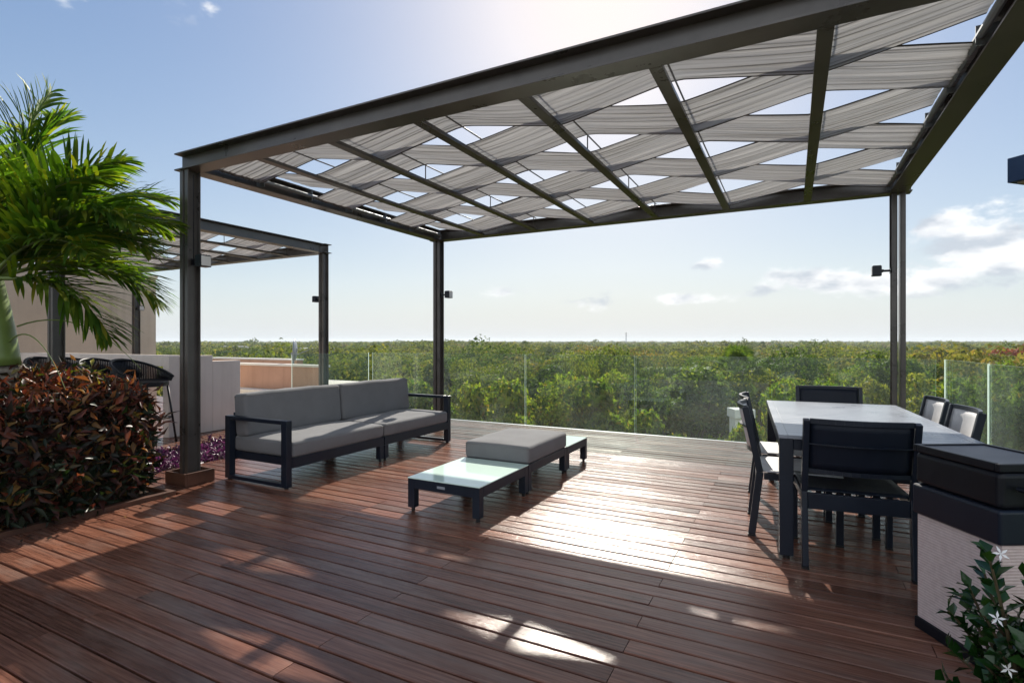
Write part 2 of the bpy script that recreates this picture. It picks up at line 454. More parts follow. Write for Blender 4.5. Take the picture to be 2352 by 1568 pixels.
M['tree_leaf'] = mat_leaf('tree_foliage', G, .6, .5, 1.0, spec=.2, tcol=(1.6, 1.65, .55))
M['wood_leaf'] = mat_leaf('woodland_foliage', G, .8, .34, 0, 'tone', spec=.08, tcol=(1.5, 1.55, .7))
M['bush_leaf'] = mat_leaf('bright_bush_foliage', [(0, (.06, .11, .026)), (.4, (.15, .21, .042)), (.75, (.23, .28, .06)), (.94, (.27, .26, .07)), (1, (.32, .21, .07))], .65, .5, .7, spec=.1, tcol=(1.7, 1.65, .5))
M['flame_leaf'] = mat_leaf('flame_blossom', [(0, (.30, .045, .02)), (.6, (.42, .08, .03)), (1, (.12, .10, .03))], .6, .35)
M['palm_leaf'] = mat_leaf('palm_leaflets', [(0, (.035, .095, .012)), (.5, (.085, .165, .018)), (.85, (.15, .21, .022)), (1, (.24, .24, .03))], .45, .55, spec=.3, tcol=(1.6, 1.62, .4))
M['fan_leaf'] = mat_leaf('fan_palm_blades', [(0, (.05, .10, .02)), (1, (.15, .20, .04))], .7, .4, spec=.1)
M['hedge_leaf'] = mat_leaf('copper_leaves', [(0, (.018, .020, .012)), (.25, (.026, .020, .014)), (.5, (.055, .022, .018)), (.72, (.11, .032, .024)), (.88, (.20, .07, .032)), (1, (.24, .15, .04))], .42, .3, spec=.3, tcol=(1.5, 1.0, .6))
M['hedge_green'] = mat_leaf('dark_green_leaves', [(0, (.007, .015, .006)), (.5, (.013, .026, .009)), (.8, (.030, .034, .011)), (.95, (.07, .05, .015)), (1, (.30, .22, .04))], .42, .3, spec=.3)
M['yellow_leaf'] = mat_leaf('yellow_croton_leaves', [(0, (.05, .08, .015)), (.5, (.16, .17, .02)), (1, (.42, .34, .03))], .35, .35)
M['carissa_leaf'] = mat_leaf('glossy_dark_leaves', [(0, (.012, .045, .010)), (.6, (.022, .075, .014)), (1, (.05, .12, .02))], .22, .25, spec=.6)
M['purple_leaf'] = mat_leaf('purple_leaves', [(0, (.05, .015, .05)), (.6, (.11, .03, .09)), (1, (.22, .09, .16))], .45, .3, tcol=(1.2, .7, 1.2))
def mat_trunk_palm():
    m, nt, b, o = new_mat('ringed_palm_trunk')
    t = tex(nt); s = nt.nodes.new('ShaderNodeSeparateXYZ'); nt.links.new(t, s.inputs[0])
    w = math_(nt, 'SINE', math_(nt, 'MULTIPLY', s.outputs[2], 95.0))
    n = noise(nt, t, 14, 5)
    f = math_(nt, 'ADD', math_(nt, 'MULTIPLY', w, .16), n)
    nt.links.new(ramp(nt, f, [(.3, (.09, .075, .06)), (.6, (.22, .19, .155)), (.8, (.30, .27, .22))]), b.inputs['Base Color'])
    b.inputs['Roughness'].default_value = .9
    bump(nt, b, f, .5, .01)
    return m
M['palm_trunk'] = mat_trunk_palm()
M['crownshaft'] = simple('green_crownshaft', (.14, .20, .05), .35, .4, 0, .3, 3)
def mat_woven():
    m, nt, b, o = new_mat('ribbed_taupe_panel')
    t = tex(nt); s = nt.nodes.new('ShaderNodeSeparateXYZ'); nt.links.new(t, s.inputs[0])
    w = math_(nt, 'SINE', math_(nt, 'MULTIPLY', s.outputs[2], 520.0))
    n = noise(nt, t, 40, 4)
    f = math_(nt, 'ADD', math_(nt, 'MULTIPLY', w, .25), n)
    nt.links.new(ramp(nt, f, [(.2, (.60, .47, .44)), (.8, (.75, .62, .58))]), b.inputs['Base Color'])
    b.inputs['Roughness'].default_value = .75
    bump(nt, b, f, .5, .004)
    return m
M['woven'] = mat_woven()
def mat_ground():
    m, nt, b, o = new_mat('wooded_ground')
    t = tex(nt)
    n = noise(nt, t, .02, 8, .65); n2 = noise(nt, t, .004, 5)
    f = math_(nt, 'ADD', math_(nt, 'MULTIPLY', n, .6), math_(nt, 'MULTIPLY', n2, .4))
    nt.links.new(ramp(nt, f, [(.35, (.035, .05, .02)), (.5, (.06, .075, .03)), (.62, (.10, .095, .05))]), b.inputs['Base Color'])
    b.inputs['Roughness'].default_value = 1; b.inputs['Specular IOR Level'].default_value = .05
    return m
M['ground'] = mat_ground()

# ------------------------------------------------------------------ setting
GZ = -8.0
def setting():
    g = MB(); n = 48; rr = 2500
    vs = [(0, 0, GZ)] + [(rr*math.cos(2*math.pi*i/n), rr*math.sin(2*math.pi*i/n), GZ) for i in range(n)]
    g.add(vs, [(0, 1+i, 1+(i+1) % n) for i in range(n)])
    tag(g.build('ground', M['ground']), kind='structure')
    b = MB()
    b.box(-14.3, 1.62, -5, 7.62, GZ - .5, -.30)
    tag(b.build('terrace_building', M['stucco_beige']), 'beige building under the roof terrace carrying the deck', 'building', kind='structure')
    b = MB()
    b.box(-5.6, 1.60, -4.9, 7.60, -.298, -.075)
    b.box(-14.2, -6.65, -4.9, 7.60, -.298, -.075)
    b.box(-6.648, -5.602, 3.0, 7.60, -.298, -.16)
    b.box(-6.648, -5.602, -4.9, 2.998, -.298, -.07)
    tag(b.build('roof_slab', M['concrete']), kind='structure')
setting()

PITCH, GAP = .1135, .0095
def planks(name, x0, x1, y0, y1, joints, cut=None):
    mb = MB(); r = random.Random(3); k = 0; y = y0
    while y < y1 - .02:
        w = PITCH - GAP
        if y + w > y1: w = y1 - y
        xs = [x0]
        off = joints[k % 2] if r.random() < .8 else joints[r.randint(0, 1)]
        t = off
        while t > x0: t -= 2.32
        t += 2.32
        lo = x0
        if cut and y < cut[1] - .05: lo = cut[0]
        xs = [lo] + [q for q in [t + 2.32*j for j in range(12)] if lo + .3 < q < x1 - .3] + [x1]
        for a, b in zip(xs[:-1], xs[1:]):
            a2, b2 = a + .0018, b - .0018
            za = r.uniform(-.0012, .0012); tl = r.uniform(-.0016, .0016); zb = r.uniform(-.0012, .0012)
            c = .0035; h = .03
            prof = [(0, -h), (0, -c), (c, 0), (w - c, 0), (w, -c), (w, -h)]
            seg = max(1, int((b2 - a2) / .8)); vs = []; fs = []
            for i in range(seg + 1):
                u = i / seg; X = a2 + (b2 - a2) * u
                bow = r.uniform(-.0006, .0006)
                for (py, pz) in prof:
                    z = za*(1-u) + zb*u + tl*(py/w - .5)*2
                    vs.append((X, y + py + bow, pz + z))
            for i in range(seg):
                for j in range(5):
                    p = i*6 + j
                    fs.append((p, p+6, p+7, p+1))
            fs.append(tuple(range(6))); fs.append(tuple(reversed(range(seg*6, seg*6 + 6))))
            mb.add(vs, fs)
        y += PITCH; k += 1
    return tag(mb.build(name, M['deck']), kind='structure')
planks('deck', -5.6, 1.56, -3.0, 7.52, (-.63, -1.79), cut=(-4.64, 2.78))
planks('side_deck', -13.9, -6.67, 2.9, 7.5, (-8.1, -9.26))
b = MB()
b.box(-6.69, -6.655, 2.9, 7.5, -.15, -.034)
b.box(-5.635, -5.605, 2.9, 7.5, -.15, -.034)
b.box(-4.70, -4.645, -3.0, 2.74, -.05, .035)
b.box(-5.6, -4.705, 2.70, 2.74, -.05, .035)
tag(b.build('deck_edging', M['wood_dark'], bevel=.003), kind='structure')
b = MB(); b.box(-7.6, -4.72, -3.0, 2.68, -.06, .01); tag(b.build('planting_bed', M['soil']), kind='structure')
b = MB(); b.box(-6.64, -5.61, 3.01, 7.5, -.155, -.085); tag(b.build('planting_trough', M['soil']), kind='structure')

# ------------------------------------------------------------------ pergolas
PX0, PX1, PY0, PY1, PZ = -4.95, 1.0, 3.05, 7.0, 2.875
def make_pergola():
    root = empty('pergola', (PX0, PY0, 0), 0, 'large dark steel pergola with woven grey cloth strips over the sofa and dining table', 'pergola', 'steel pergolas on the terrace')
    W, D = PX1 - PX0, PY1 - PY0; bh = .16
    for (x, y) in ((0, 0), (W, 0), (0, D), (W, D)):
        p = MB()
        for s in (-1, 1):   # two channels back to back with an open slot between them
            a_, b_, c_ = s*.012, s*.020, s*.061
            p.box(x + min(a_, b_), x + max(a_, b_), y - .061, y + .061, .0122, PZ - .002)
            for t in (-1, 1):
                p.box(x + min(b_, c_) + .0003*(s > 0), x + max(b_, c_) - .0003*(s < 0), y + t*.061 - (.010 if t > 0 else 0), y + t*.061 + (.010 if t < 0 else 0), .0122, PZ - .002)
        p.cbox((x, y, .006), (.22, .22, .012))
        for sx in (-1, 1):
            for sy in (-1, 1):
                p.tube([(x + sx*.09, y + sy*.09, .012), (x + sx*.09, y + sy*.09, .03)], .012, 6)
        p.build('post', M['steel'], root, bevel=.002)
    zc = PZ + bh/2
    for y in (0, D):
        p = MB(); p.ibeam((-.115, y, zc), (W + .115, y, zc), .16, bh, .013, .011); p.build('beam', M['steel'], root, bevel=.0015)
    for x in (0, W):
        p = MB(); p.ibeam((x, .083, zc), (x, D - .083, zc), .16, bh, .013, .011); p.build('beam', M['steel'], root, bevel=.0015)
    nb = 7; bay = W / nb
    for i in range(1, nb):
        p = MB(); x = i*bay
        p.box(x - .039, x + .039, .084, D - .084, PZ + .002, PZ + .030)
        p.tube([(x, .012, PZ + .184), (x, D - .012, PZ + .184)], .007, 8)
        for y in (.1, D*.335, D*.665, D - .1): p.box(x - .005, x + .005, y - .004, y + .004, PZ + .0302, PZ + .178)
        p.build('rafter', M['steel'], root, bevel=.002)
    for x, s in ((0, 1), (W, -1)):
        p = MB(); p.tube([(x + s*.10, .09, PZ + .075), (x + s*.10, D - .09, PZ + .075)], .022, 10)
        for k in range(7):
            y = .095 + k*(D - .19)/6
            p.box(min(x, x + s*.12) + .006*(s > 0), max(x, x + s*.12) - .006*(s < 0), y - .03, y - .022, PZ + .02, PZ + .13)
            p.tube([(x + s*.06, y - .034, PZ + .075), (x + s*.06, y - .008, PZ + .075)], .014, 8)
        p.build('end_rod', M['grey_pipe'], root)
    ns = 6; pitch = (D - .17) / ns; a = .078
    for k in range(ns):
        y0 = .085 + k*pitch + .006; wd = pitch - .012
        sgn = -1 if k % 2 == 0 else 1
        nx, ny = nb*10, 150; rr = np.random.default_rng(40 + k)
        xs = np.linspace(.075, W - .075, nx + 1); v = np.linspace(0, 1, ny + 1)
        X, Vv = np.meshgrid(xs, v, indexing='ij')
        taut = np.abs(np.sin(np.pi*X/bay))
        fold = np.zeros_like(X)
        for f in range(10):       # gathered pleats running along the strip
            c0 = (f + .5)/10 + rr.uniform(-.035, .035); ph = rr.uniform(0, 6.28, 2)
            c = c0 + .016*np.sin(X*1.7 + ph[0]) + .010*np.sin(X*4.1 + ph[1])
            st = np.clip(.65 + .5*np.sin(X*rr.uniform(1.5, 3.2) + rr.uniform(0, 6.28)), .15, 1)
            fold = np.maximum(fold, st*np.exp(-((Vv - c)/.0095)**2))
        ph = rr.uniform(0, 6.28, 4); fr = np.array([3, 5, 8, 11]) * rr.uniform(.85, 1.15, 4)
        rip = sum(np.sin(2*np.pi*(fr[i]*Vv/2) + ph[i] + .6*np.sin(X*1.3 + ph[i])) for i in range(4)) / 4
        z = PZ + .122 + sgn*.076*(2/np.pi)*np.arcsin(.99*np.cos(np.pi*X/bay))*1.06 + rip*(.003 + .008*taut) + fold*.010
        z -= .010*taut*np.sin(np.pi*Vv)*(1 + .5*np.sin(X*2.3 + k))
        pull = 1 - .010*taut - .05*np.exp(-((X)/.18)**2) - .05*np.exp(-((W - X)/.18)**2)
        Y = y0 + wd/2 + (Vv - .5)*wd*pull + .003*np.sin(X*2.1 + k)
        V3 = np.stack([X, Y, z], -1).reshape(-1, 3)
        i, j = np.meshgrid(np.arange(nx), np.arange(ny), indexing='ij')
        q = (i*(ny+1) + j).ravel(); hem = ((j < 4) | (j > ny - 5)).ravel().astype(int)
        Fq = np.stack([q, q + ny + 1, q + ny + 2, q + 1], 1)
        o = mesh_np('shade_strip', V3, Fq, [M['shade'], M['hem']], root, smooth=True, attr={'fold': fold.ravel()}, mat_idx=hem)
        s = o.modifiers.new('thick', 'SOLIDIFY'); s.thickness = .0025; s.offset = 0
    return root
perg = make_pergola()
perg2 = copy_tree(perg)
perg2.location = (-13.4, PY0, 0)
perg2['label'] = 'second dark steel pergola with woven cloth roof, farther left behind the palm'
# timber box round the foot of the nearest post (only on the first pergola)
p = MB()
bx0, bx1, by0, by1, bh_, t_ = -.15, .15, -.14, .14, .115, .020
p.box(bx0, bx1, by0, by0 + t_, 0.002, bh_); p.box(bx0, bx1, by1 - t_, by1, 0.002, bh_)
p.box(bx0, bx0 + t_, by0 + t_ + .001, by1 - t_ - .001, 0.002, bh_); p.box(bx1 - t_, bx1, by0 + t_ + .001, by1 - t_ - .001, 0.002, bh_)
p.build('post_boxing', M['wood_dark'], perg, bevel=.003)

def make_spot(loc, rz, label):
    root = empty('spotlight', loc, rz, label, 'spotlight', 'square spotlights on the pergola posts')
    p = MB(); p.box(-.03, .03, -.004, .008, -.03, .03); p.tube([(0, .008, 0), (0, .07, 0)], .012, 8); p.tube([(-.025, .075, 0), (.025, .075, 0)], .016, 8)
    p.build('bracket', M['black'], root)
    p = MB(); p.tube([(.012, .006, .03), (.012, .006, .8)], .005, 6); p.build('cable', M['black'], root)
    p = MB(); p.box(-.052, .052, .085, .170, -.052, .052)
    for k in range(4): p.box(-.044 + k*.026, -.037 + k*.026, .09, .165, .0525, .059)
    h = p.build('housing', M['navy'], root, bevel=.004)
    p = MB(); p.box(-.044, .044, .1705, .174, -.044, .044); p.build('lens', M['lens'], h)
    return root
# local +Y points away from the post
spot = make_spot((PX0 + .063, PY0, 2.03), R(-90), 'square spotlight on the nearest left pergola post, on its right side')
for loc, rz, lab in (((PX0 + .063, PY1, 2.03), R(-90), 'small spotlight on the back left post behind the sofa'),
                     ((PX1 - .063, PY1, 2.06), R(90), 'square spotlight on the back right post above the dining table'),
                     ((-7.45 - .063, PY1, 2.06), R(90), 'spotlight on the far pergola post left of the sofa back'),
                     ((-13.4 + .063, PY1, 2.06), R(-90), 'tiny spotlight on the distant post by the beige wall')):
    s = copy_tree(spot); s.location = loc; s.rotation_euler = (0, 0, rz); s['label'] = lab

# ------------------------------------------------------------------ glass railings
def railing(pts, label):
    """pts: pane ends, one pane between each two"""
    root = empty('glass_railing', (*pts[0], 0), 0, label, 'railing', 'frameless glass railings round the terrace')
    o0 = Vector((*pts[0], 0))
    sh = MB(); 
    for p, q in zip(pts[:-1], pts[1:]):
        p, q = Vector((*p, 0)) - o0, Vector((*q, 0)) - o0
        d = (q - p).normalized(); p2 = p + d*.010; q2 = q - d*.010
        m = MB(); n = Vector((-d.y, d.x, 0)) * .006
        vs = [p2 - n, q2 - n, q2 + n, p2 + n]
        lo = [v + Vector((0, 0, .0)) for v in vs]; hi = [v + Vector((0, 0, 1.10)) for v in vs]
        m.add(lo + hi, [(0, 1, 5, 4), (2, 3, 7, 6)], 0)
        m.add(lo + hi, [(4, 5, 6, 7), (0, 3, 2, 1), (1, 2, 6, 5), (0, 4, 7, 3)], 1)
        m.build('pane', [M['glass'], M['glass_edge']], root)
        sh.bar(p + Vector((0, 0, -.055)), q + Vector((0, 0, -.055)), .07, .10)
    sh.build('base_channel', M['grey_pipe'], root)
    return root
railing([(-6.82, 7.56), (-5.40, 7.56), (-3.70, 7.56), (-1.97, 7.56), (-.25, 7.56), (1.44, 7.56)], 'long frameless glass railing along the back edge of the deck')
railing([(-6.86, 5.80), (-6.86, 7.52)], 'short glass railing pane returning left of the sofa by the low wall')
railing([(1.50, 7.52), (1.56, 6.25), (1.62, 4.98), (1.66, 3.7), (1.70, 2.4)], 'glass railing along the right side beyond the dining table')

# ------------------------------------------------------------------ cushions
def cushion(sx, sy, sz, r=.03, bulge=.012, seed=0, n=14):
    """rounded box, origin at bottom centre"""
    rr = np.random.default_rng(seed)
    def lin(s, m):
        a = np.concatenate([[-s/2, -s/2 + r*.3, -s/2 + r*.7], np.linspace(-s/2 + r, s/2 - r, m), [s/2 - r*.7, s/2 - r*.3, s/2]])
        return a
    gx, gy, gz = lin(sx, n), lin(sy, n), lin(sz, 3)
    V = []; idx = {}; Fs = []
    def vid(i, j, k):
        if (i, j, k) not in idx: idx[(i, j, k)] = len(V); V.append((gx[i], gy[j], gz[k]))
        return idx[(i, j, k)]
    I, J, K = len(gx) - 1, len(gy) - 1, len(gz) - 1
    for i in range(I):
        for j in range(J):
            Fs.append((vid(i, j, K), vid(i+1, j, K), vid(i+1, j+1, K), vid(i, j+1, K)))
            Fs.append((vid(i, j, 0), vid(i, j+1, 0), vid(i+1, j+1, 0), vid(i+1, j, 0)))
    for i in range(I):
        for k in range(K):
            Fs.append((vid(i, 0, k), vid(i+1, 0, k), vid(i+1, 0, k+1), vid(i, 0, k+1)))
            Fs.append((vid(i, J, k), vid(i, J, k+1), vid(i+1, J, k+1), vid(i+1, J, k)))
    for j in range(J):
        for k in range(K):
            Fs.append((vid(0, j, k), vid(0, j, k+1), vid(0, j+1, k+1), vid(0, j+1, k)))
            Fs.append((vid(I, j, k), vid(I, j+1, k), vid(I, j+1, k+1), vid(I, j, k+1)))
    V = np.array(V)
    h = np.array([sx, sy, sz])/2 - r
    c = np.clip(V, -h, h); d = V - c
    V2 = c + norm(d)*r*(np.linalg.norm(d, axis=1, keepdims=True) > 1e-9)
    u = V2/np.array([sx/2, sy/2, sz/2])
    f = np.clip(1 - u**2, 0, 1)
    ph = rr.uniform(0, 6, 4)
    wr = np.sin(V2[:, 0]*13 + ph[0])*np.sin(V2[:, 1]*11 + ph[1])*.0055 + np.sin(V2[:, 1]*23 + ph[2] + V2[:, 0]*7)*.0018
    V2[:, 2] += np.sign(u[:, 2])*np.sqrt(f[:, 0]*f[:, 1])*bulge*np.abs(u[:, 2])**2 + wr*np.sqrt(f[:, 0]*f[:, 1])*np.abs(u[:, 2])
    V2[:, 0] += np.sign(u[:, 0])*np.sqrt(f[:, 1]*f[:, 2])*bulge*.6*np.abs(u[:, 0])**4
    V2[:, 1] += np.sign(u[:, 1])*np.sqrt(f[:, 0]*f[:, 2])*bulge*.6*np.abs(u[:, 1])**4
    V2[:, 2] += sz/2
    return V2, np.array(Fs)
def add_cushion(name, parent, loc, size, rot=(0, 0, 0), **k):
    V, Fq = cushion(*size, **k)
    o = mesh_np(name, V, Fq, M['fabric'], parent, smooth=True)
    o.location = loc; o.rotation_euler = rot
    # piping: welt along the top seam
    sx, sy, sz = size; r = k.get('r', .03)
    pts = []
    for (cx, cy, a0) in ((sx/2 - r, sy/2 - r, 0), (-sx/2 + r, sy/2 - r, 90), (-sx/2 + r, -sy/2 + r, 180), (sx/2 - r, -sy/2 + r, 270)):
        for t in range(0, 91, 30):
            pts.append((cx + (r + .001)*math.cos(R(a0 + t)), cy + (r + .001)*math.sin(R(a0 + t)), sz - r*.75))
    pts.append(pts[0])
    w = MB(); w.tube(pts, .0035, 6, caps=False); w.build('piping', M['piping'], o, smooth=True)
    return o

# ------------------------------------------------------------------ sofa: two modules, both facing +X
def sofa_module(y0, y1, arm, label, seed):
    L = y1 - y0; x0, x1 = -.84, 0.0          # local: front at x=0
    root = empty('sofa', (-3.93, y0, 0), 0, label, 'sofa', 'two modules of the outdoor sofa')
    f = MB()
    yi0, yi1 = (.065, L - .004) if arm == 'near' else (.004, L - .065)
    f.box(x1 - .045, x1, yi0, yi1, .175, .265); f.box(x0, x0 + .045, yi0, yi1, .175, .265)
    f.box(x0 + .046, x1 - .046, yi0, yi0 + .04, .19, .26); f.box(x0 + .046, x1 - .046, yi1 - .04, yi1, .19, .26)
    for k in range(9):
        y = yi0 + .09 + k*(yi1 - yi0 - .18)/8
        f.box(x0 + .046, x1 - .046, y - .03, y + .03, .252, .264)
    f.build('frame', M['navy'], root, bevel=.003)
    bfr = MB()
    bfr.box(x0 + .003, x0 + .035, yi0 + .02, yi0 + .06, .266, .62); bfr.box(x0 + .003, x0 + .035, yi1 - .06, yi1 - .02, .266, .62)
    bfr.box(x0 + .003, x0 + .035, yi0 + .061, yi1 - .061, .56, .62); bfr.box(x0 + .003, x0 + .035, yi0 + .061, yi1 - .061, .40, .44)
    bfr.build('back_frame', M['navy'], root, bevel=.003)
    # arm loop
    ya0, ya1 = (0, .06) if arm == 'near' else (L - .06, L)
    a = MB()
    a.box(x1 - .07, x1, ya0, ya1, .012, .60); a.box(x0, x0 + .07, ya0, ya1, .012, .60)
    a.box(x0 + .0705, x1 - .0705, ya0, ya1, .565, .60); a.box(x0 + .0705, x1 - .0705, ya0, ya1, .012, .045)
    am = a.build('arm', M['navy'], root, bevel=.004)
    for x in (x1 - .035, x0 + .035):
        g = MB(); g.tube([(x, (ya0 + ya1)/2, 0), (x, (ya0 + ya1)/2, .0118)], .02, 10); g.build('glide', M['rubber'], am)
    # inner legs
    yl0, yl1 = (L - .064, L - .004) if arm == 'near' else (.004, .064)
    for x in (x1 - .06, x0):
        l = MB(); l.box(x, x + .06, yl0, yl1, .03, .174); lg = l.build('leg', M['navy'], root, bevel=.003)
        g = MB(); g.tube([(x + .03, (yl0 + yl1)/2, 0), (x + .03, (yl0 + yl1)/2, .03)], .014, 10); g.build('glide', M['rubber'], lg)
    cy = (yi0 + yi1)/2; cl = yi1 - yi0 - .004
    add_cushion('seat_cushion', root, (x1 - .40, cy, .266), (.80, cl, .135), r=.028, bulge=.016, seed=seed)
    add_cushion('back_cushion', root, (x0 + .145, cy, .402), (.175, cl - .006, .40), (0, R(-5), 0), r=.03, bulge=.016, seed=seed + 5)
    return root
sofa_module(3.27, 4.545, 'near', 'nearer half of the grey cushioned sofa, with the near armrest', 1)
sofa_module(4.553, 5.83, 'far', 'farther half of the grey cushioned sofa, with the far armrest by the railing', 2)

# ------------------------------------------------------------------ coffee tables and ottoman
def low_frame(root, W, L, top, leg=.06, rail=.075):
    f = MB()
    f.box(leg + .0005, W - leg - .0005, 0, leg*.8, top - rail, top); f.box(leg + .0005, W - leg - .0005, L - leg*.8, L, top - rail, top)
    f.box(0, leg*.8, leg + .0005, L - leg - .0005, top - rail, top); f.box(W - leg*.8, W, leg + .0005, L - leg - .0005, top - rail, top)
    f.box(.05, W - .05, .05, L - .05, top - .018, top - .004)
    f.build('frame', M['navy'], root, bevel=.003)
    for x in (0, W - leg):
        for y in (0, L - leg):
            l = MB(); l.box(x, x + leg, y, y + leg, .03, top); lg = l.build('leg', M['navy'], root, bevel=.003)
            g = MB(); g.tube([(x + leg/2, y + leg/2, 0), (x + leg/2, y + leg/2, .03)], .014, 10); g.build('glide', M['rubber'], lg)
def coffee_table(loc, W, L, label):
    root = empty('coffee_table', loc, 0, label, 'coffee table', 'low glass-topped tables at the ottoman')
    low_frame(root, W, L, .252)
    t = MB(); t.box(-.002, W + .002, -.002, L + .002, .2525, .2605); t.build('glass_top', M['table_glass'], root, bevel=.002)
    bd = MB(); bd.box(W*.48 - .035, W*.48 + .035, -.002, .0, .205, .224)
    for k in range(5): bd.box(W*.48 - .030 + k*.012, W*.48 - .021 + k*.012, -.0045, -.002, .209, .220)
    bd.build('badge', M['badge'], root)
    return root
coffee_table((-2.62, 3.30, 0), .64, .80, 'low table with pale glass top, nearest to the camera')
coffee_table((-2.62, 4.99, 0), .64, .58, 'low table with pale glass top, beyond the ottoman by the railing')
ot = empty('ottoman', (-2.62, 4.11, 0), 0, 'square grey cushioned ottoman between two glass topped tables', 'ottoman')
low_frame(ot, .64, .87, .258)
add_cushion('seat_cushion', ot, (.32, .435, .2585), (.64, .865, .145), r=.026, bulge=.014, seed=9)

# ------------------------------------------------------------------ dining table and chairs
def dining_table():
    W, L, H = 1.02, 2.05, .742
    root = empty('dining_table', (.365, 4.66, 0), R(4), 'long grey slatted dining table with navy metal legs', 'table')
    t = MB(); n = 22; pw = (L - .10)/n
    for k in range(n):
        y = -L/2 + .05 + k*pw
        t.box(-W/2 + .05, W/2 - .05, y + .002, y + pw - .002, H - .02, H)
    t.box(-W/2, -W/2 + .049, -L/2, L/2, H - .02, H + .001); t.box(W/2 - .049, W/2, -L/2, L/2, H - .02, H + .001)
    t.box(-W/2 + .05, W/2 - .05, -L/2, -L/2 + .049, H - .02, H + .001); t.box(-W/2 + .05, W/2 - .05, L/2 - .049, L/2, H - .02, H + .001)
    t.build('tabletop', M['slat_grey'], root, bevel=.0015)
    a = MB()
    a.box(-W/2 + .081, W/2 - .081, -L/2 + .004, -L/2 + .034, H - .085, H - .021); a.box(-W/2 + .081, W/2 - .081, L/2 - .034, L/2 - .004, H - .085, H - .021)
    a.box(-W/2 + .004, -W/2 + .034, -L/2 + .081, L/2 - .081, H - .085, H - .021); a.box(W/2 - .034, W/2 - .004, -L/2 + .081, L/2 - .081, H - .085, H - .021)
    for k in range(4):
        y = -L/2 + .4 + k*.42; a.box(-W/2 + .035, W/2 - .035, y, y + .03, H - .05, H - .021)
    a.build('apron', M['navy'], root, bevel=.003)
    for sx in (-1, 1):
        for sy in (-1, 1):
            x = sx*(W/2 - .042); y = sy*(L/2 - .042)
            l = MB(); l.box(x - .038, x + .038, y - .038, y + .038, .022, H - .021); lg = l.build('leg', M['navy'], root, bevel=.004)
            g = MB(); g.tube([(x, y, 0), (x, y, .022)], .02, 10); g.build('glide', M['rubber'], lg)
    return root
dining_table()
def make_chair(name, W, sling, label, group):
    """faces +Y; origin on the floor under the seat centre"""
    root = empty(name, (0, 0, 0), 0, label, 'chair', group)
    D = .50; H = .86; t = .032
    for s in (-1, 1):
        x = s*(W/2 - t/2)
        l = MB(); l.bar((x, -D/2 - .03, .012), (x, -D/2 + .02, .43), t, .045, up=(0, 1, 0)); l.bar((x, -D/2 + .02, .432), (x, -D/2 - .07, H), t, .042, up=(0, 1, 0))
        lg = l.build('leg', M['navy'], root, bevel=.004)
        g = MB(); g.box(x - .017, x + .017, -D/2 - .055, -D/2 - .005, 0, .0115); g.build('glide', M['rubber'], lg)
        l = MB(); l.bar((x, D/2 - .02, .012), (x, D/2 - .02, .43), t, .042, up=(0, 1, 0)); lg = l.build('leg', M['navy'], root, bevel=.004)
        g = MB(); g.box(x - .017, x + .017, D/2 - .042, D/2 + .002, 0, .0115); g.build('glide', M['rubber'], lg)
    f = MB()
    f.box(-W/2 + t + .001, W/2 - t - .001, -D/2 - .002, -D/2 + .026, .335, .425); f.box(-W/2 + t + .001, W/2 - t - .001, D/2 - .035, D/2 - .005, .375, .425)
    for s in (-1, 1):
        x = s*(W/2 - t/2); f.box(x - t/2, x + t/2, -D/2 + .045, D/2 - .042, .385, .425)
    f.build('seat_frame', M['navy'], root, bevel=.003)
    # curved slings
    nx, nyy = 12, 6
    def sheet(fn, nm):
        vs = []; fs = []
        for i in range(nx + 1):
            for j in range(nyy + 1): vs.append(fn(i/nx, j/nyy))
        for i in range(nx):
            for j in range(nyy):
                a = i*(nyy+1) + j; fs.append((a, a + nyy + 1, a + nyy + 2, a + 1))
        mb = MB(); mb.add(vs, fs); o = mb.build(nm, sling, root, smooth=True)
        sm = o.modifiers.new('thick', 'SOLIDIFY'); sm.thickness = .008; sm.offset = 0
        return o
    xi = W/2 - t - .002
    sheet(lambda u, v: ((u*2 - 1)*(W/2 - .012), -D/2 + .03 + v*(D - .03), .437 - .010*math.sin(math.pi*u)*math.sin(math.pi*v)), 'seat')
    def back(u, v):
        z = .565 + v*(H - .015 - .565)
        y = -D/2 + .02 - .09*(z - .432)/(H - .432)
        return ((u*2 - 1)*xi, y - .045*math.sin(math.pi*u), z)
    sheet(back, 'backrest')
    def rail(z, hh, nm, yo=0):
        r_ = MB(); y = -D/2 + .02 - .09*(z - .432)/(H - .432) + yo
        pts = [((i/12*2 - 1)*xi, y - .045*math.sin(math.pi*i/12), z) for i in range(13)]
        for p, q in zip(pts[:-1], pts[1:]): r_.bar(p, q, .02, hh)
        return r_.build(nm, M['navy'], root)
    rail(H - .008, .028, 'top_rail'); rail(.56, .024, 'lower_rail'); rail(.72, .006, 'back_seam', -.012)
    return root
side0 = make_chair('dining_chair', .53, M['sling_sunlit'], '', 'sunlit grey sling chairs along the sides of the dining table')
end0 = make_chair('dining_chair', .56, M['sling_shaded'], '', 'shaded navy chairs at the ends of the dining table')
CH = [(side0, (.02, 4.22), R(-90 + 4), 'sunlit grey sling chair on the left side of the table, nearer one'),
      (side0, (-.02, 4.86), R(-90 + 4), 'sunlit grey sling chair on the left side of the table, farther one'),
      (side0, (.70, 4.50), R(90 + 4), 'sunlit grey sling chair on the right side of the table, nearer the camera'),
      (side0, (.665, 5.14), R(90 + 4), 'sunlit grey sling chair on the right side of the table, farther from the camera'),
      (end0, (.30, 3.83), R(6), 'shaded navy chair with its curved back to the camera, tucked under the near table end'),
      (end0, (.33, 5.74), R(184), 'shaded navy chair facing the camera at the far end of the table')]
used = set()
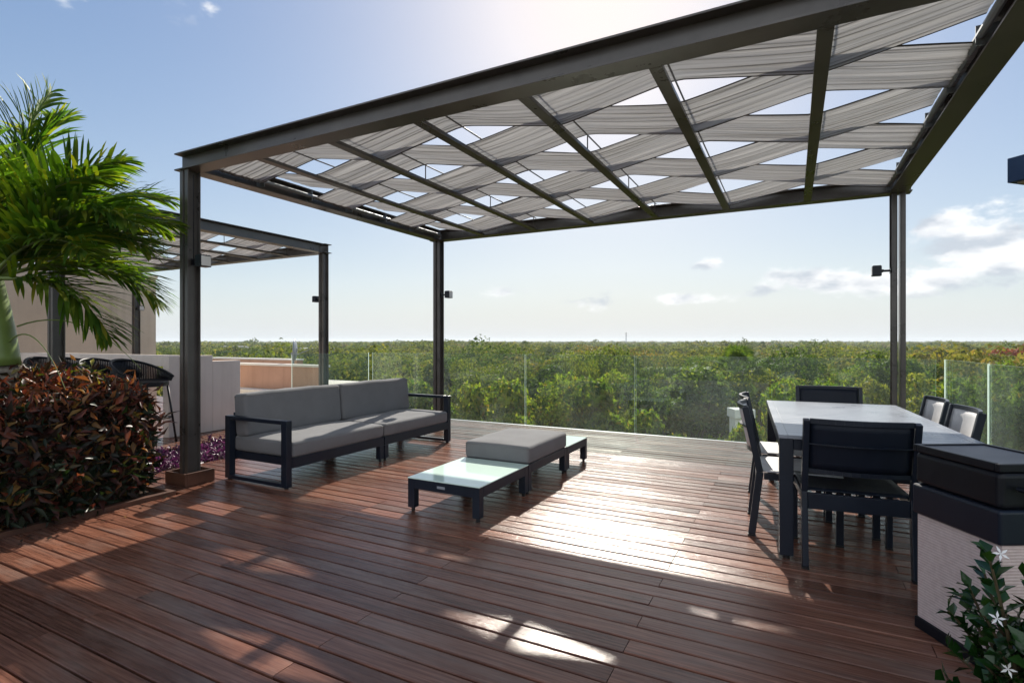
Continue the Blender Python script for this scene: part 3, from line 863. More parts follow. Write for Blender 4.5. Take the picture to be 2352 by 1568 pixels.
for src, (x, y), rz, lab in CH:
    o = src if src not in used else copy_tree(src)
    used.add(src); o.location = (x, y, 0); o.rotation_euler = (0, 0, rz); o['label'] = lab

# ------------------------------------------------------------------ grill cart at the right
def grill():
    ang = math.atan2(.504, .863)     # width axis
    root = empty('grill_cart', (.49, 3.04, 0), ang, 'black outdoor grill cart with ribbed taupe cabinet beside the dining table', 'grill')
    W, D = .34, .42                  # local: x to the right, -y towards the camera
    c = MB(); c.box(.012, W - .012, -D + .004, -.012, .05, .52); c.build('cabinet', M['woven'], root, bevel=.004)
    k = MB(); k.box(.004, W - .004, -D - .003, -.004, .0, .049); k.build('plinth', M['black'], root, bevel=.003)
    t = MB(); t.box(-.005, W + .005, -D - .006, .0, .5205, .655); t.build('firebox', M['navy'], root, bevel=.012, segs=3)
    h = MB(); h.box(.004, W - .004, -D + .002, -.004, .6555, .80); h.build('hood', M['black'], root, bevel=.022, segs=4)
    l = MB(); z0, z1 = .8005, .832
    l.box(0, W, -D - .0, -D + .022, z0, z1); l.box(0, W, -.022, 0, z0, z1); l.box(0, .022, -D + .0225, -.0225, z0, z1); l.box(W - .022, W, -D + .0225, -.0225, z0, z1)
    lo = l.build('lid', M['black'], root, bevel=.004)
    i = MB(); i.box(.0225, W - .0225, -D + .0225, -.0225, z0, z1 - .006); i.build('lid_panel', M['slat_dark'], lo)
    hd = MB(); hd.tube([(.06, -D - .012, .74), (.06, -D - .045, .74), (W - .06, -D - .045, .74), (W - .06, -D - .012, .74)], .010, 8); hd.build('handle', M['black'], root)
M['slat_dark'] = simple('dark_grey_panel', (.06, .06, .075), .45, .5, 0, .1, 6, .1, 200)
grill()

# ------------------------------------------------------------------ canopy at the right edge
root = empty('canopy', (1.76, 6.52, 0), R(-45), 'navy flat canopy roof corner jutting in at the right edge', 'canopy')
c = MB(); c.box(0, 3.0, 0, 2.6, 2.76, 2.985); c.build('fascia', M['canopy_navy'], root, bevel=.004)
c = MB(); c.box(.05, 2.97, .05, 2.57, 2.748, 2.7595); c.build('soffit', M['soffit'], root)
for (x, y) in ((2.7, .3), (2.7, 2.2)):
    c = MB(); c.box(x, x + .12, y, y + .12, GZ, 2.747); c.build('post', M['canopy_navy'], root)

# ------------------------------------------------------------------ bar wall, stools, beige building, neighbour roofs
bw = empty('bar_wall', (-7.45, 4.30, 0), 0, 'pale stucco bar wall with stepped top behind the front post', 'wall')
m = MB()
m.box(-.14, 0, 0, .14, .002, 1.10)                 # end leg
m.box(-4.6, -.141, 0, .42, .96, 1.10)              # counter slab
m.build('counter', M['stucco'], bw, bevel=.006)
m = MB(); m.box(-.14, -.001, .141, .62, .002, 1.10); m.box(-.14, -.001, .621, 1.06, .002, 1.015); m.build('return_wall', M['stucco'], bw, bevel=.006)
m = MB(); m.box(-4.6, -1.0, .26, .40, .002, .958); m.build('front_panel', M['stucco'], bw, bevel=.005)

def make_stool():
    root = empty('bar_stool', (0, 0, 0), 0, '', 'stool', 'black rope bar stools at the bar')
    # faces +Y, rope tub back
    def rim(a, k=1.0):
        th = R(a); x = .35*math.sin(th)*k; y = -.33*math.cos(th)*k
        z = 1.07 - .30*((1 - math.cos(th))/2)
        return (x, y, z)
    angs = [-120 + 10*i for i in range(25)]
    t = MB(); t.tube([rim(a) for a in angs], .017, 8); t.tube([(rim(a)[0]*.93, rim(a)[1]*.93, .80) for a in angs], .012, 8)
    t.build('backrest_frame', M['black'], root, smooth=True)
    t = MB()
    for i in range(len(angs)*3 - 2):
        a = -120 + 10/3*i; p = rim(a); t.tube([p, (p[0]*.93, p[1]*.93, .80)], 0.0085, 5)
    t.build('rope_back', M['black'], root, smooth=True)
    t = MB(); t.tube([(0, 0, .74), (0, 0, .80)], .27, 24); t.build('seat', M['black'], root, bevel=.01)
    for sx in (-1, 1):
        for sy in (-1, 1):
            t = MB(); t.tube([(sx*.18, sy*.18, .74), (sx*.25, sy*.25, 0.002)], .013, 8); t.build('leg', M['black'], root, smooth=True)
    t = MB(); q = [(s*.215, u*.215, .33) for s, u in ((-1, -1), (1, -1), (1, 1), (-1, 1), (-1, -1))]; t.tube(q, .010, 8); t.build('footrest', M['black'], root)
    return root
st0 = make_stool()
for i, (x, y, rz, lab) in enumerate([(-7.22, 3.86, -66, 'black rope bar stool nearest the bar end, arm toward the front post'),
                                     (-7.92, 3.84, -70, 'black rope bar stool second from the bar end'),
                                     (-8.62, 3.82, -74, 'black rope bar stool third from the bar end'),
                                     (-9.32, 3.82, -68, 'black rope bar stool farthest along the bar, by the palm trunk')]):
    o = st0 if i == 0 else copy_tree(st0)
    o.location = (x, y, 0); o.rotation_euler = (0, 0, R(rz)); o['label'] = lab

bb = empty('building', (-14.6, 8.1, 0), 0, 'tall plain beige wall of the stair building behind the second pergola', 'building')
m = MB(); m.box(-5, 0, -9, 0, GZ, 2.92); m.build('wall', M['stucco_beige'], bb)
m = MB(); m.box(-5.03, .03, -9.03, .03, 2.9205, 2.98); m.build('coping', M['stucco_beige'], bb)

nb_ = empty('neighbour_house', (-14.5, 10.5, 0), 0, 'terracotta parapet house roof with white coping beyond the low wall', 'house')
m = MB(); m.box(-2.5, 3.3, 0, .2, -.05, .60)
m.build('parapet', M['terracotta'], nb_)
m = MB(); m.box(-2.53, 3.33, -.03, .23, .6005, .66); m.build('coping', M['coping'], nb_)
m = MB(); m.box(-2.4, 3.2, .1, 1.4, GZ, -.051); m.build('wall', M['stucco'], nb_)
for k in range(3):
    m = MB(); m.box(.15 + k*.42, .3 + k*.42, -.35, -.2, -3, -.3005); m.build('column', M['coping'], nb_)
m = MB(); m.box(-.1, 3.4, -.45, -.1, -.30, -.052); m.build('ledge', M['coping'], nb_)
rh = empty('roof_parapet', (-23.6, 15.5, 0), 0, 'long brown roof parapet behind the satellite dish', 'house')
m = MB(); m.box(0, 5.6, 0, .3, -.6, .52); m.build('parapet', M['terracotta'], rh)
m = MB(); m.box(.1, 5.5, .05, 4, GZ, -.601); m.build('wall', M['stucco'], rh)
m = MB(); m.box(-.03, 5.63, -.03, .33, .5205, .58); m.build('coping', M['coping'], rh)

dish = empty('satellite_dish', (-13.2, 11.2, -.05), 0, 'grey satellite dish on a bent pole above the terracotta roof', 'satellite dish')
m = MB(); m.tube([(0, 0, 0), (0, 0, .45), (.03, 0, .75), (-.02, 0, 1.02)], .035, 8); m.cbox((0, 0, .02), (.3, .3, .04)); m.build('pole', M['grey_pipe'], dish)
m = MB(); vs = []; fs = []
for i in range(6):
    for k in range(16):
        r_ = .05 + i*.048; vs.append((r_*math.cos(k*math.pi/8), -.12 + .7*r_*r_, 1.1 + r_*math.sin(k*math.pi/8)*1.1))
for i in range(5):
    for k in range(16): a = i*16 + k; b_ = i*16 + (k+1) % 16; fs.append((a, b_, b_ + 16, a + 16))
fs.append(tuple(range(16)))
m.add(vs, fs); o = m.build('dish', M['grey_pipe'], dish, smooth=True); sm = o.modifiers.new('t', 'SOLIDIFY'); sm.thickness = .01
o.rotation_euler = (0, 0, R(128))
m = MB(); m.tube([(0, -.1, .95), (.05, -.45, 1.1)], .012, 6); o = m.build('feed_arm', M['grey_pipe'], dish); o.rotation_euler = (0, 0, R(128))

# ------------------------------------------------------------------ palm at the left
def palm():
    bx, by = -5.60, 1.93
    root = empty('palm_tree', (bx, by, 0), 0, 'feathery green palm rising out of the copper hedge at the left', 'palm')
    m = MB(); pts = []; rs = []
    for i in range(14):
        u = i/13; pts.append((.10*(1 - u)**1.0 + .0, .05*(1-u), u*1.10)); rs.append(.135 - .03*u + .006*math.sin(i*9))
    m.tube(pts, rs, 18); m.build('trunk', M['palm_trunk'], root, smooth=True)
    m = MB(); pts = []; rs = []
    for i in range(12):
        u = i/11; pts.append((-.10*u*.88, -.10*u*.46, 1.10 + u*.78)); rs.append(.125 - .055*u + .012*math.sin(u*math.pi))
    m.tube(pts, rs, 18); m.build('crownshaft', M['crownshaft'], root, smooth=True)
    r = random.Random(5)
    # (azimuth measured from camera right, towards the back), start elevation, bend, length
    fr = [(-8, 52, 84, 1.5), (28, 64, 72, 1.52), (24, 88, 26, 1.62), (70, 84, 30, 1.6), (8, 72, 62, 1.45), (-14, 64, 72, 1.42), (22, 54, 74, 1.45), (0, 42, 76, 1.38), (-20, 36, 70, 1.25), (10, 22, 72, 1.30), (-6, 2, 62, 1.18),
          (58, 60, 85, 1.6), (-70, 76, 60, 1.3), (95, 64, 90, 1.75), (140, 66, 95, 1.8), (185, 60, 100, 1.8), (230, 70, 85, 1.65), (280, 76, 70, 1.6), (75, 40, 75, 1.4), (200, 82, 45, 1.7), (-100, 84, 40, 1.7)]
    cr, sr = math.cos(YAW), math.sin(YAW)
    for az, e0, bend, L in fr:
        a = R(az); hx = math.cos(a)*cr - math.sin(a)*sr; hy = math.cos(a)*sr + math.sin(a)*cr
        hv = np.array([hx, hy, 0.]); up = np.array([0, 0, 1.]); side = np.cross(hv, up)
        n = 40; p = np.array([-.088 + hx*.03, -.046 + hy*.03, 1.80]); pts = [p.copy()]; ds = []
        for i in range(n):
            u = i/(n - 1); e = R(e0 - bend*u**1.35)
            d = hv*math.cos(e) + up*math.sin(e); ds.append(d); p = p + d*L/n; pts.append(p.copy())
        m = MB(); m.tube([tuple(q) for q in pts[::2]], [.020*(1 - .85*k/(len(pts[::2]) - 1)) for k in range(len(pts[::2]))], 6)
        fo = m.build('frond', M['crownshaft'], root, smooth=True)
        # leaflets: three-segment strips
        VV = []; FF = []
        m_leaf = 84
        for k in range(m_leaf):
            u = .14 + .86*k/(m_leaf - 1)
            idx = min(int(u*n), n - 1); base = pts[idx] + (pts[idx+1] - pts[idx])*(u*n - idx if u < 1 else 1); d = ds[idx]
            nrm = np.cross(side, d)
            ll = .46*(math.sin(math.pi*min(1, .18 + .80*u)))**.7 * r.uniform(.85, 1.1) + .08
            for s in (-1, 1):
                lift = r.uniform(-.15, .75)
                dd = side*s*.72 + d*r.uniform(.70, 1.1) + nrm*lift
                dd /= np.linalg.norm(dd); w = .0125*r.uniform(.8, 1.25)
                q = base.copy(); acr = np.cross(dd, nrm + side*s*.4); acr /= np.linalg.norm(acr)
                b0 = len(VV); ns = 4
                for t in range(ns + 1):
                    v = t/ns; ww = w*(.35 + 1.5*v*(1 - v)*1.7 + .1) * (1 if t < ns else .05)
                    VV.append(q - acr*ww); VV.append(q + acr*ww)
                    dd = dd - up*(.06 + .22*v)*r.uniform(.5, 1.4); dd /= np.linalg.norm(dd)
                    q = q + dd*ll/ns
                for t in range(ns): FF.append((b0 + 2*t, b0 + 2*t + 1, b0 + 2*t + 3, b0 + 2*t + 2))
        mesh_np('leaflets', np.array(VV), np.array(FF), M['palm_leaf'], fo, smooth=True)
    for az, s in ((20, 1.0), (-20, .8)):   # old flower stalks hanging below the crownshaft
        m = MB(); a = R(az); hx = math.cos(a)*cr - math.sin(a)*sr; hy = math.cos(a)*sr + math.sin(a)*cr
        z0 = 1.42 if az > 0 else 1.30
        m.tube([(hx*(.1 + .85*s*t), hy*(.1 + .85*s*t), z0 + .42*t - .78*t*t) for t in [i/13 for i in range(14)]], [.007 - .0004*i for i in range(14)], 5)
        m.build('flower_stalk', M['crownshaft'], root)
palm()

# ------------------------------------------------------------------ shrubs
def noise3(P, s, seed):
    r = np.random.default_rng(seed); out = np.zeros(len(P))
    for i in range(7):
        k = r.normal(size=3)*s*(1 + .35*i); out += np.sin(P @ k + r.uniform(0, 6.28))/(1 + .5*i)
    return out/2.6
def hedge():
    root = empty('hedge', (-5.55, 1.2, 0), 0, 'dense copper red and dark green leafy hedge at the left front', 'hedge')
    n = 19000
    x0, x1, y0, y1 = -1.25, .98, -1.9, 1.42
    P = []; Nn = []
    def top(P): return .93 + .09*noise3(np.c_[P[:, 0], P[:, 1], 0*P[:, 0]], 3.2, 4) + .10*np.exp(-((P[:, 0] + .15)**2 + (P[:, 1] - .9)**2)/.35) - .18*np.clip((P[:, 0] - .45)/.6, 0, 1)**2
    # top
    a = int(n*.42); Q = np.c_[rng.uniform(x0, x1, a), rng.uniform(y0, y1, a), np.zeros(a)]
    Q[:, 2] = top(Q) - np.abs(rng.normal(0, .07, a)); P.append(Q); Nn.append(np.tile([0, 0, 1.], (a, 1)))
    # +X side and +Y side, -Y side
    b = int(n*.40); Q = np.c_[np.full(b, x1), rng.uniform(y0, y1, b), rng.uniform(.02, .86, b)]
    Q[:, 0] += .10*noise3(Q, 3.5, 8) - np.abs(rng.normal(0, .09, b)) - .10*np.clip((Q[:, 2] - .6)/.3, 0, 1) - .12*np.clip((.25 - Q[:, 2])/.25, 0, 1)
    P.append(Q); Nn.append(np.tile([1., 0, .25], (b, 1)))
    c = n - a - b; Q = np.c_[rng.uniform(x0, x1 - .05, c), np.full(c, y1), rng.uniform(.02, .92, c)]
    Q[:, 1] += .08*noise3(Q, 3.5, 9) - np.abs(rng.normal(0, .08, c)); P.append(Q); Nn.append(np.tile([0, 1., .2], (c, 1)))
    P = np.concatenate(P); Nn = np.concatenate(Nn)
    P[:, 0] -= .24*np.clip((P[:, 1] - .75)/.6, 0, 1)**2*np.clip((P[:, 0] + .2)/1.1, 0, 1)
    # sprigs sticking out
    P = P + Nn*(rng.random((len(P), 1)) < .16)*rng.uniform(.02, .13, (len(P), 1))
    Dd = norm(Nn*.5 + rdir(len(P))*1.0 + np.array([0, 0, .05])); U = norm(Nn + rdir(len(P))*.9)
    V, T = leaf_mesh(P, Dd, U, rng.uniform(.06, .135, len(P)), rng.uniform(.022, .046, len(P)), .2, .28)
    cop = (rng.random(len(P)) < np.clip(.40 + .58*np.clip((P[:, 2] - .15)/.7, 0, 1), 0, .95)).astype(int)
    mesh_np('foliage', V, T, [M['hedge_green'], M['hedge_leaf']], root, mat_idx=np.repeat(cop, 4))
    st = MB()
    for k in range(60):
        x, y = rng.uniform(x0 + .1, x1 - .12), rng.uniform(y0, y1 - .1); r_ = rng.uniform(-.1, .1, 4)
        st.tube([(x, y, 0), (x + r_[0], y + r_[1], .4), (x + r_[0]*2 + r_[2], y + r_[1]*2 + r_[3], .82)], [.012, .008, .004], 5)
    tag(st.build('branchwork', M['stem'], root), kind='stuff')
hedge()
def rosette_shrub(name, loc, label, cat, mat, nrs, spread, h, L, W):
    root = empty(name, loc, 0, label, cat)
    Ps = []; Ds = []; Us = []; st = MB()
    for k in range(nrs):
        c = np.array([rng.uniform(-spread, spread), rng.uniform(-spread, spread), rng.uniform(h*.55, h)])
        st.tube([(c[0]*.3, c[1]*.3, 0), (c[0]*.7, c[1]*.7, c[2]*.6), tuple(c)], [.010, .007, .004], 5)
        m_ = rng.integers(9, 15); a = rng.uniform(0, 6.28, m_)
        d = np.c_[np.cos(a), np.sin(a), rng.uniform(.1, 1.0, m_)]
        Ps.append(c + norm(d)*.01 - np.c_[np.zeros((m_, 2)), rng.uniform(0, .12, m_)]); Ds.append(d); Us.append(np.c_[-np.cos(a)*.5, -np.sin(a)*.5, np.ones(m_)])
    P, Dd, U = np.concatenate(Ps), np.concatenate(Ds), np.concatenate(Us)
    V, T = leaf_mesh(P, Dd, U, rng.uniform(*L, len(P)), rng.uniform(*W, len(P)), .12, .25)
    mesh_np('foliage', V, T, mat, root); st.build('stems', M['stem'], root)
    return root
rosette_shrub('croton_shrub', (-6.05, 2.55, 0), 'yellow green croton showing over the hedge beside the palm trunk', 'shrub', M['yellow_leaf'], 26, .38, 1.16, (.10, .18), (.028, .045))
rosette_shrub('leafy_shrub', (-5.25, 2.62, 0), 'dark leafy shrub poking above the hedge in front of the stools', 'shrub', M['hedge_leaf'], 16, .26, .90, (.10, .17), (.04, .055))

def groundcover():
    n = 5200
    P = np.c_[rng.uniform(-6.6, -5.64, n), rng.uniform(3.05, 6.9, n), np.zeros(n)]
    P[:, 2] = -.09 + .05*(1 + noise3(P, 5, 3)) + rng.uniform(0, .06, n)
    Dd = norm(rdir(n) + np.array([0, 0, .6])); V, T = leaf_mesh(P, Dd, norm(rdir(n)*.5 + np.array([0, 0, 1.])), rng.uniform(.05, .10, n), rng.uniform(.02, .032, n), .2, .2)
    o = mesh_np('ground_cover', V, T, M['purple_leaf']); tag(o, 'purple leafed ground cover filling the sunken trough behind the sofa', 'ground cover', kind='stuff')
groundcover()
def litter():
    n = 150
    y = rng.uniform(-.4, 2.7, n); x = -4.62 + np.abs(rng.normal(0, .16, n)) - .02
    P = np.c_[x, y, np.full(n, .008)]; a = rng.uniform(0, 6.28, n)
    V, T = leaf_mesh(P, np.c_[np.cos(a), np.sin(a), rng.uniform(-.02, .12, n)], norm(rdir(n)*.25 + [0, 0, 1.]), rng.uniform(.02, .06, n), rng.uniform(.012, .026, n), .15, -.1)
    V[:, 2] = np.maximum(V[:, 2], .004)
    tag(mesh_np('leaf_litter', V, T, M['hedge_leaf']), 'scattered fallen leaves on the boards along the hedge', 'leaf litter', kind='stuff')
litter()

def carissa():
    root = empty('flowering_shrub', (.635, 2.06, 0), 0, 'dark glossy shrub with white star flowers at the lower right corner', 'shrub')
    m = MB(); pts = [(.0, 0, 0.002), (0, 0, .05), (0, 0, .14)]; m.tube(pts, [.14, .17, .19], 24); m.build('pot', M['pot'], root, smooth=False)
    st = MB(); Ps = []; Ds = []; Us = []; tips = []
    cr = np.array([.887, .462, 0]); fw = np.array([-.462, .887, 0])
    n = 100
    for k in range(n):
        a = rng.uniform(-.62, 1.3); b = rng.uniform(-1, 1); h = rng.uniform(.14, .62)
        reach = .34 - .16*max(0, (h - .35)/.4)
        tip = cr*a*reach + fw*b*reach*.7 + np.array([0, 0, h])
        if k < 8:   # named sprigs leaning left over the deck and up in front of the cart
            tip = [cr*-.16 + np.array([0, 0, .70]), cr*-.02 + np.array([0, 0, .71]), cr*-.17 + np.array([0, 0, .52]), cr*-.14 + np.array([0, 0, .38]), cr*-.27 + np.array([0, 0, .25]), cr*.14 + np.array([0, 0, .80]), cr*.05 + np.array([0, 0, .62]), cr*-.05 + np.array([0, 0, .46])][k]
        base = np.array([rng.uniform(-.05, .05), rng.uniform(-.05, .05), .12])
        mid = base*.4 + tip*.6 + np.array([0, 0, .06]); pts = []
        for t in np.linspace(0, 1, 9): pts.append((1-t)**2*base + 2*t*(1-t)*mid + t*t*tip)
        st.tube([tuple(q) for q in pts], [.007 - .0005*i for i in range(9)], 5)
        tips.append(tip)
        L_ = np.linalg.norm(tip - base)
        m_ = int(max(9, L_*46))
        for i in range(m_):
            t = .30 + .70*i/(m_ - 1); q = (1-t)**2*base + 2*t*(1-t)*mid + t*t*tip
            ax = norm((tip - mid)[None])[0]; s = rdir(1)[0]; s = s - ax*s.dot(ax)
            Ps.append(q); Ds.append(norm((s + ax*.55 + np.array([0, 0, .25]))[None])[0]); Us.append(norm((ax + np.array([0, 0, .6]) - s*.3)[None])[0])
    P, Dd, U = map(np.array, (Ps, Ds, Us))
    V, T = leaf_mesh(P, Dd, U, rng.uniform(.042, .064, len(P)), rng.uniform(.028, .042, len(P)), .14, .12, .5)
    mesh_np('foliage', V, T, M['carissa_leaf'], root); st.build('stems', M['stem'], root)
    for k in (0, 2, 3, 12, 20):
        c = tips[k] + np.array([.02, -.035, .012]); f = MB()
        ax = norm(np.array([[.3 - cr[0]*.2, -.8, .45]]))[0]; s1 = norm(np.cross(ax, [0, 0, 1.])[None])[0]; s2 = np.cross(ax, s1)
        for j in range(5):
            a = 2*math.pi*j/5 + k; d = s1*math.cos(a) + s2*math.sin(a); w = -s1*math.sin(a) + s2*math.cos(a)
            f.add([c, c + d*.010 + w*.0036 + ax*.002, c + d*.022 + ax*.001, c + d*.010 - w*.0036 + ax*.002], [(0, 1, 2, 3)])
        f.tube([tuple(c - ax*.012), tuple(c)], .0018, 5)
        f.build('flower', M['petal'], root)
carissa()

# ------------------------------------------------------------------ trees beyond the terrace
def crown_points(n, rx, rz, lobes, seed, base=.0):
    """points on the shells of a heap of lobes; returns P, outward normals"""
    r = np.random.default_rng(seed)
    C = []; Rr = []
    for i in range(lobes):
        a = r.uniform(0, 6.28); d = rx*.72*math.sqrt(r.uniform(.02, 1)); z = rz*r.uniform(-.25, .85)*(1 - .45*(d/rx)**2)
        C.append((d*math.cos(a), d*math.sin(a), z)); Rr.append(rx*r.uniform(.24, .42))
    C = np.array(C); Rr = np.array(Rr); w = Rr**2/np.sum(Rr**2)
    k = r.choice(lobes, n, p=w); d = norm(r.normal(size=(n, 3)) + np.array([0, 0, .25]))
    rad = Rr[k]*(1 - np.abs(r.normal(0, .16, n)))*(1 + .18*np.sin(d[:, 0]*7 + k)*np.sin(d[:, 2]*6 + k*2))
    P = C[k] + d*rad[:, None]*np.array([1, 1, .78])
    keep = np.ones(n, bool)
    for j in range(lobes):
        q = (P - C[j])/(Rr[j]*np.array([1, 1, .78])); keep &= ~((np.sum(q*q, 1) < .45) & (k != j))
    return P[keep], d[keep], C, Rr
def crown_mesh(name, n, rx, rz, lobes, seed, ls, mat):
    P, d, C, Rr = crown_points(n, rx, rz, lobes, seed)
    m = len(P); Dd = norm(d*.2 + rdir(m)*.9); U = norm(d*1.2 + rdir(m)*.5)
    V, Q = quad_mesh(P, Dd, U, rng.uniform(ls*.7, ls*1.5, m), rng.uniform(ls*.4, ls*.75, m))
    me = mesh_np(name, V, Q, mat); return me, C
TREE = []
kinds = [(2.9, 2.2, 16, 9000, .20), (2.4, 2.6, 11, 4200, .18), (3.4, 1.9, 20, 9500, .19), (2.1, 1.8, 13, 6000, .21), (2.7, 2.9, 17, 9000, .22), (3.1, 2.1, 18, 8500, .20)]
TALL = [5.2, 5.6, 5.0, 3.8, 6.2, 5.2]
def make_trees():
    for i, (rx, rz, lb, n, ls) in enumerate(kinds):
        H = TALL[i]
        root = empty('tree', (0, 0, -500), 0, '', 'tree', 'trees of the wood beyond the glass railing')
        cr_, C = crown_mesh('crown', n, rx, rz, lb, 100 + i, ls, M['bush_leaf' if i in (3, 5) else 'tree_leaf']); cr_.parent = root; cr_.location = (0, 0, H)
        m = MB(); r = random.Random(i)
        m.tube([(0, 0, 0), (.08, .03, H*.25), (-.05, .1, H*.5), (.02, .0, H*.72)], [.24, .19, .16, .12], 9)
        for c in C[:9]:
            p0 = Vector((-.03, .06, H*r.uniform(.38, .62))); p2 = Vector(c) + Vector((0, 0, H)); mid = p0.lerp(p2, .5) + Vector((0, 0, -.25))
            m.tube([p0, mid, p2], [.09, .06, .025], 6)
        m.build('trunk', M['bark'], root, smooth=True)
        TREE.append(root)
make_trees()
FW = np.array([-math.sin(YAW), math.cos(YAW)]); RT = np.array([math.cos(YAW), math.sin(YAW)])
PANES = [(-2000, 845, 'the pane left of the sofa'), (845, 995, 'the pane left of the back post'), (995, 1200, 'the pane right of the back post'), (1200, 1457, 'the middle glass pane'), (1457, 1770, 'the pane left of the dining table'),
         (1770, 2150, 'the pane behind the dining table'), (2150, 9000, 'the right side railing')]
ORD = ['nearest', 'second nearest', 'third nearest', 'fourth nearest', 'fifth nearest', 'sixth nearest', 'seventh nearest', 'eighth nearest', 'ninth nearest', 'tenth nearest',
       'eleventh nearest', 'twelfth nearest', 'thirteenth nearest', 'fourteenth nearest', 'fifteenth nearest', 'sixteenth nearest']
FORM = ['broad round', 'upright bushy', 'wide spreading', 'small rounded', 'tall dense', 'low domed']
occupied = []
def place_trees():
    r = random.Random(21); spots = []
    # hand-set near trees: (vx of centre, distance, kind, scale, top z)
    hand = [(1085, 24, 3, .95, -.9), (1175, 21.5, 3, 1.1, -.55), (1270, 24, 5, .85, -.45), (1375, 21.5, 3, 1.1, -.5), (1450, 24, 1, .8, -.3), (1575, 25, 4, 1.05, .45), (1640, 29, 1, .95, .05), (1500, 21, 3, .85, -1.6),
            (1690, 17.2, 3, .6, -1.62), (1738, 17.0, 3, .62, -1.45), (1770, 22, 3, .9, -1.5), (1860, 24, 5, .8, -.7), (1960, 21, 3, .95, -.8), (2080, 22, 0, .8, -.3), (2190, 19, 3, .95, -.7), (2290, 21, 2, .75, -.2), (2400, 20, 3, 1.0, -.3),
            (980, 26, 3, 1.0, -.9), (900, 29, 0, .8, -.7), (820, 28, 3, .9, -1.3), (1240, 36, 0, 1.1, -.5), (1350, 46, 2, 1.2, .35), (1130, 38, 2, 1.0, -.7), (1430, 35, 5, .9, -.9), (1640, 20.5, 3, .8, -2.6)]
    for vx, d, k, s, tz in hand:
        lat = d*(vx - CX)/F; p = FW*d + RT*lat; spots.append((p[0], p[1], k, s, tz)); occupied.append((p[0], p[1], 2.4*s))
    tries = 0
    while len(spots) < 96 and tries < 6000:
        tries += 1
        d = 27 + 40*r.random()**.8; vx = r.uniform(560, 2560); lat = d*(vx - CX)/F; p = FW*d + RT*lat
        if p[0] < -7 and p[1] < 26: continue
        k = r.randint(0, 5); s = r.choice((.55, .7, .85, 1.0, 1.2, 1.4))*r.uniform(.92, 1.08); rad = kinds[k][0]*s
        if any(math.hypot(p[0]-q[0], p[1]-q[1]) < (rad + q[2])*.62 for q in occupied): continue
        occupied.append((p[0], p[1], rad)); spots.append((p[0], p[1], k, s, r.uniform(-2.6, -.4) if r.random() < .85 else r.uniform(-.3, .5)))
    spots.sort(key=lambda q: math.hypot(q[0], q[1]))
    cnt = {}; first = set()
    for x, y, k, s, tz in spots:
        d = x*FW[0] + y*FW[1]; lat = x*RT[0] + y*RT[1]; vx = CX + F*lat/d
        pn = [q for q in PANES if q[0] <= vx < q[1]][0][2]
        i = cnt.get(pn, 0); cnt[pn] = i + 1
        o = TREE[k] if k not in first else copy_tree(TREE[k]); first.add(k)
        Htop = TALL[k] + kinds[k][1]*.95; zs = (tz - GZ)/Htop
        o.location = (x, y, GZ); o.rotation_euler = (0, 0, r.uniform(0, 6.28)); o.scale = (s, s, zs)
        o['label'] = f'{FORM[k]} tree, {ORD[i]} behind {pn}' if i < 16 else f'{FORM[k]} tree among those far back behind {pn}'
    for k in range(6):
        if k not in first: bpy.data.objects.remove(TREE[k])
place_trees()

def fan_palm():
    d, vx = 30, 1700; lat = d*(vx - CX)/F; p = FW*d + RT*lat
    root = empty('fan_palm', (p[0], p[1], GZ), 0, 'fan palm standing above the bushes behind the dining table corner', 'palm')
    H = 7.6
    m = MB(); m.tube([(0, 0, 0), (.1, 0, H*.5), (0, 0, H)], [.22, .17, .15], 9); m.build('trunk', M['bark'], root, smooth=True)
    VV = []; FF = []
    for k in range(46):
        a = rng.uniform(0, 6.28); e = rng.uniform(-.9, 1.3); d_ = np.array([math.cos(a)*math.cos(e), math.sin(a)*math.cos(e), math.sin(e)])
        c = np.array([0, 0, H]) + d_*rng.uniform(.8, 1.15); side = norm(np.cross(d_, [0, 0, 1.])[None])[0]; upv = np.cross(side, d_)
        for j in range(17):
            t = (j - 8)/8*1.9; dd = d_*math.cos(t) + side*math.sin(t); l = .75*(1 - .25*abs(t)/1.9); w = np.cross(dd, upv)*.045
            tip = c + dd*l - np.array([0, 0, .12 + .1*abs(t)]); b = len(VV)
            VV += [c, c + dd*l*.55 + w, tip, c + dd*l*.55 - w]; FF.append((b, b+1, b+2, b+3))
    mesh_np('crown', np.array(VV), np.array(FF), M['fan_leaf'], root)
fan_palm()

def flame_tree():
    d, vx = 78, 2335; lat = d*(vx - CX)/F; p = FW*d + RT*lat
    root = empty('flame_tree', (p[0], p[1], GZ + .2), 0, 'flame tree with red orange blossom near the horizon at the right edge', 'tree')
    cr_, C = crown_mesh('crown', 5000, 3.6, 1.7, 16, 300, .3, M['flame_leaf']); cr_.parent = root; cr_.location = (0, 0, 6.9)
    m = MB(); m.tube([(0, 0, 0), (.1, 0, 3.5), (0, 0, 6.9)], [.3, .22, .12], 8)
    for c in C[:8]: m.tube([(0, 0, 4.2), (c[0]*.5, c[1]*.5, 5.8), (c[0], c[1], c[2] + 6.9)], [.12, .08, .04], 6)
    m.build('trunk', M['bark'], root, smooth=True); occupied.append((p[0], p[1], 3.4))
flame_tree()

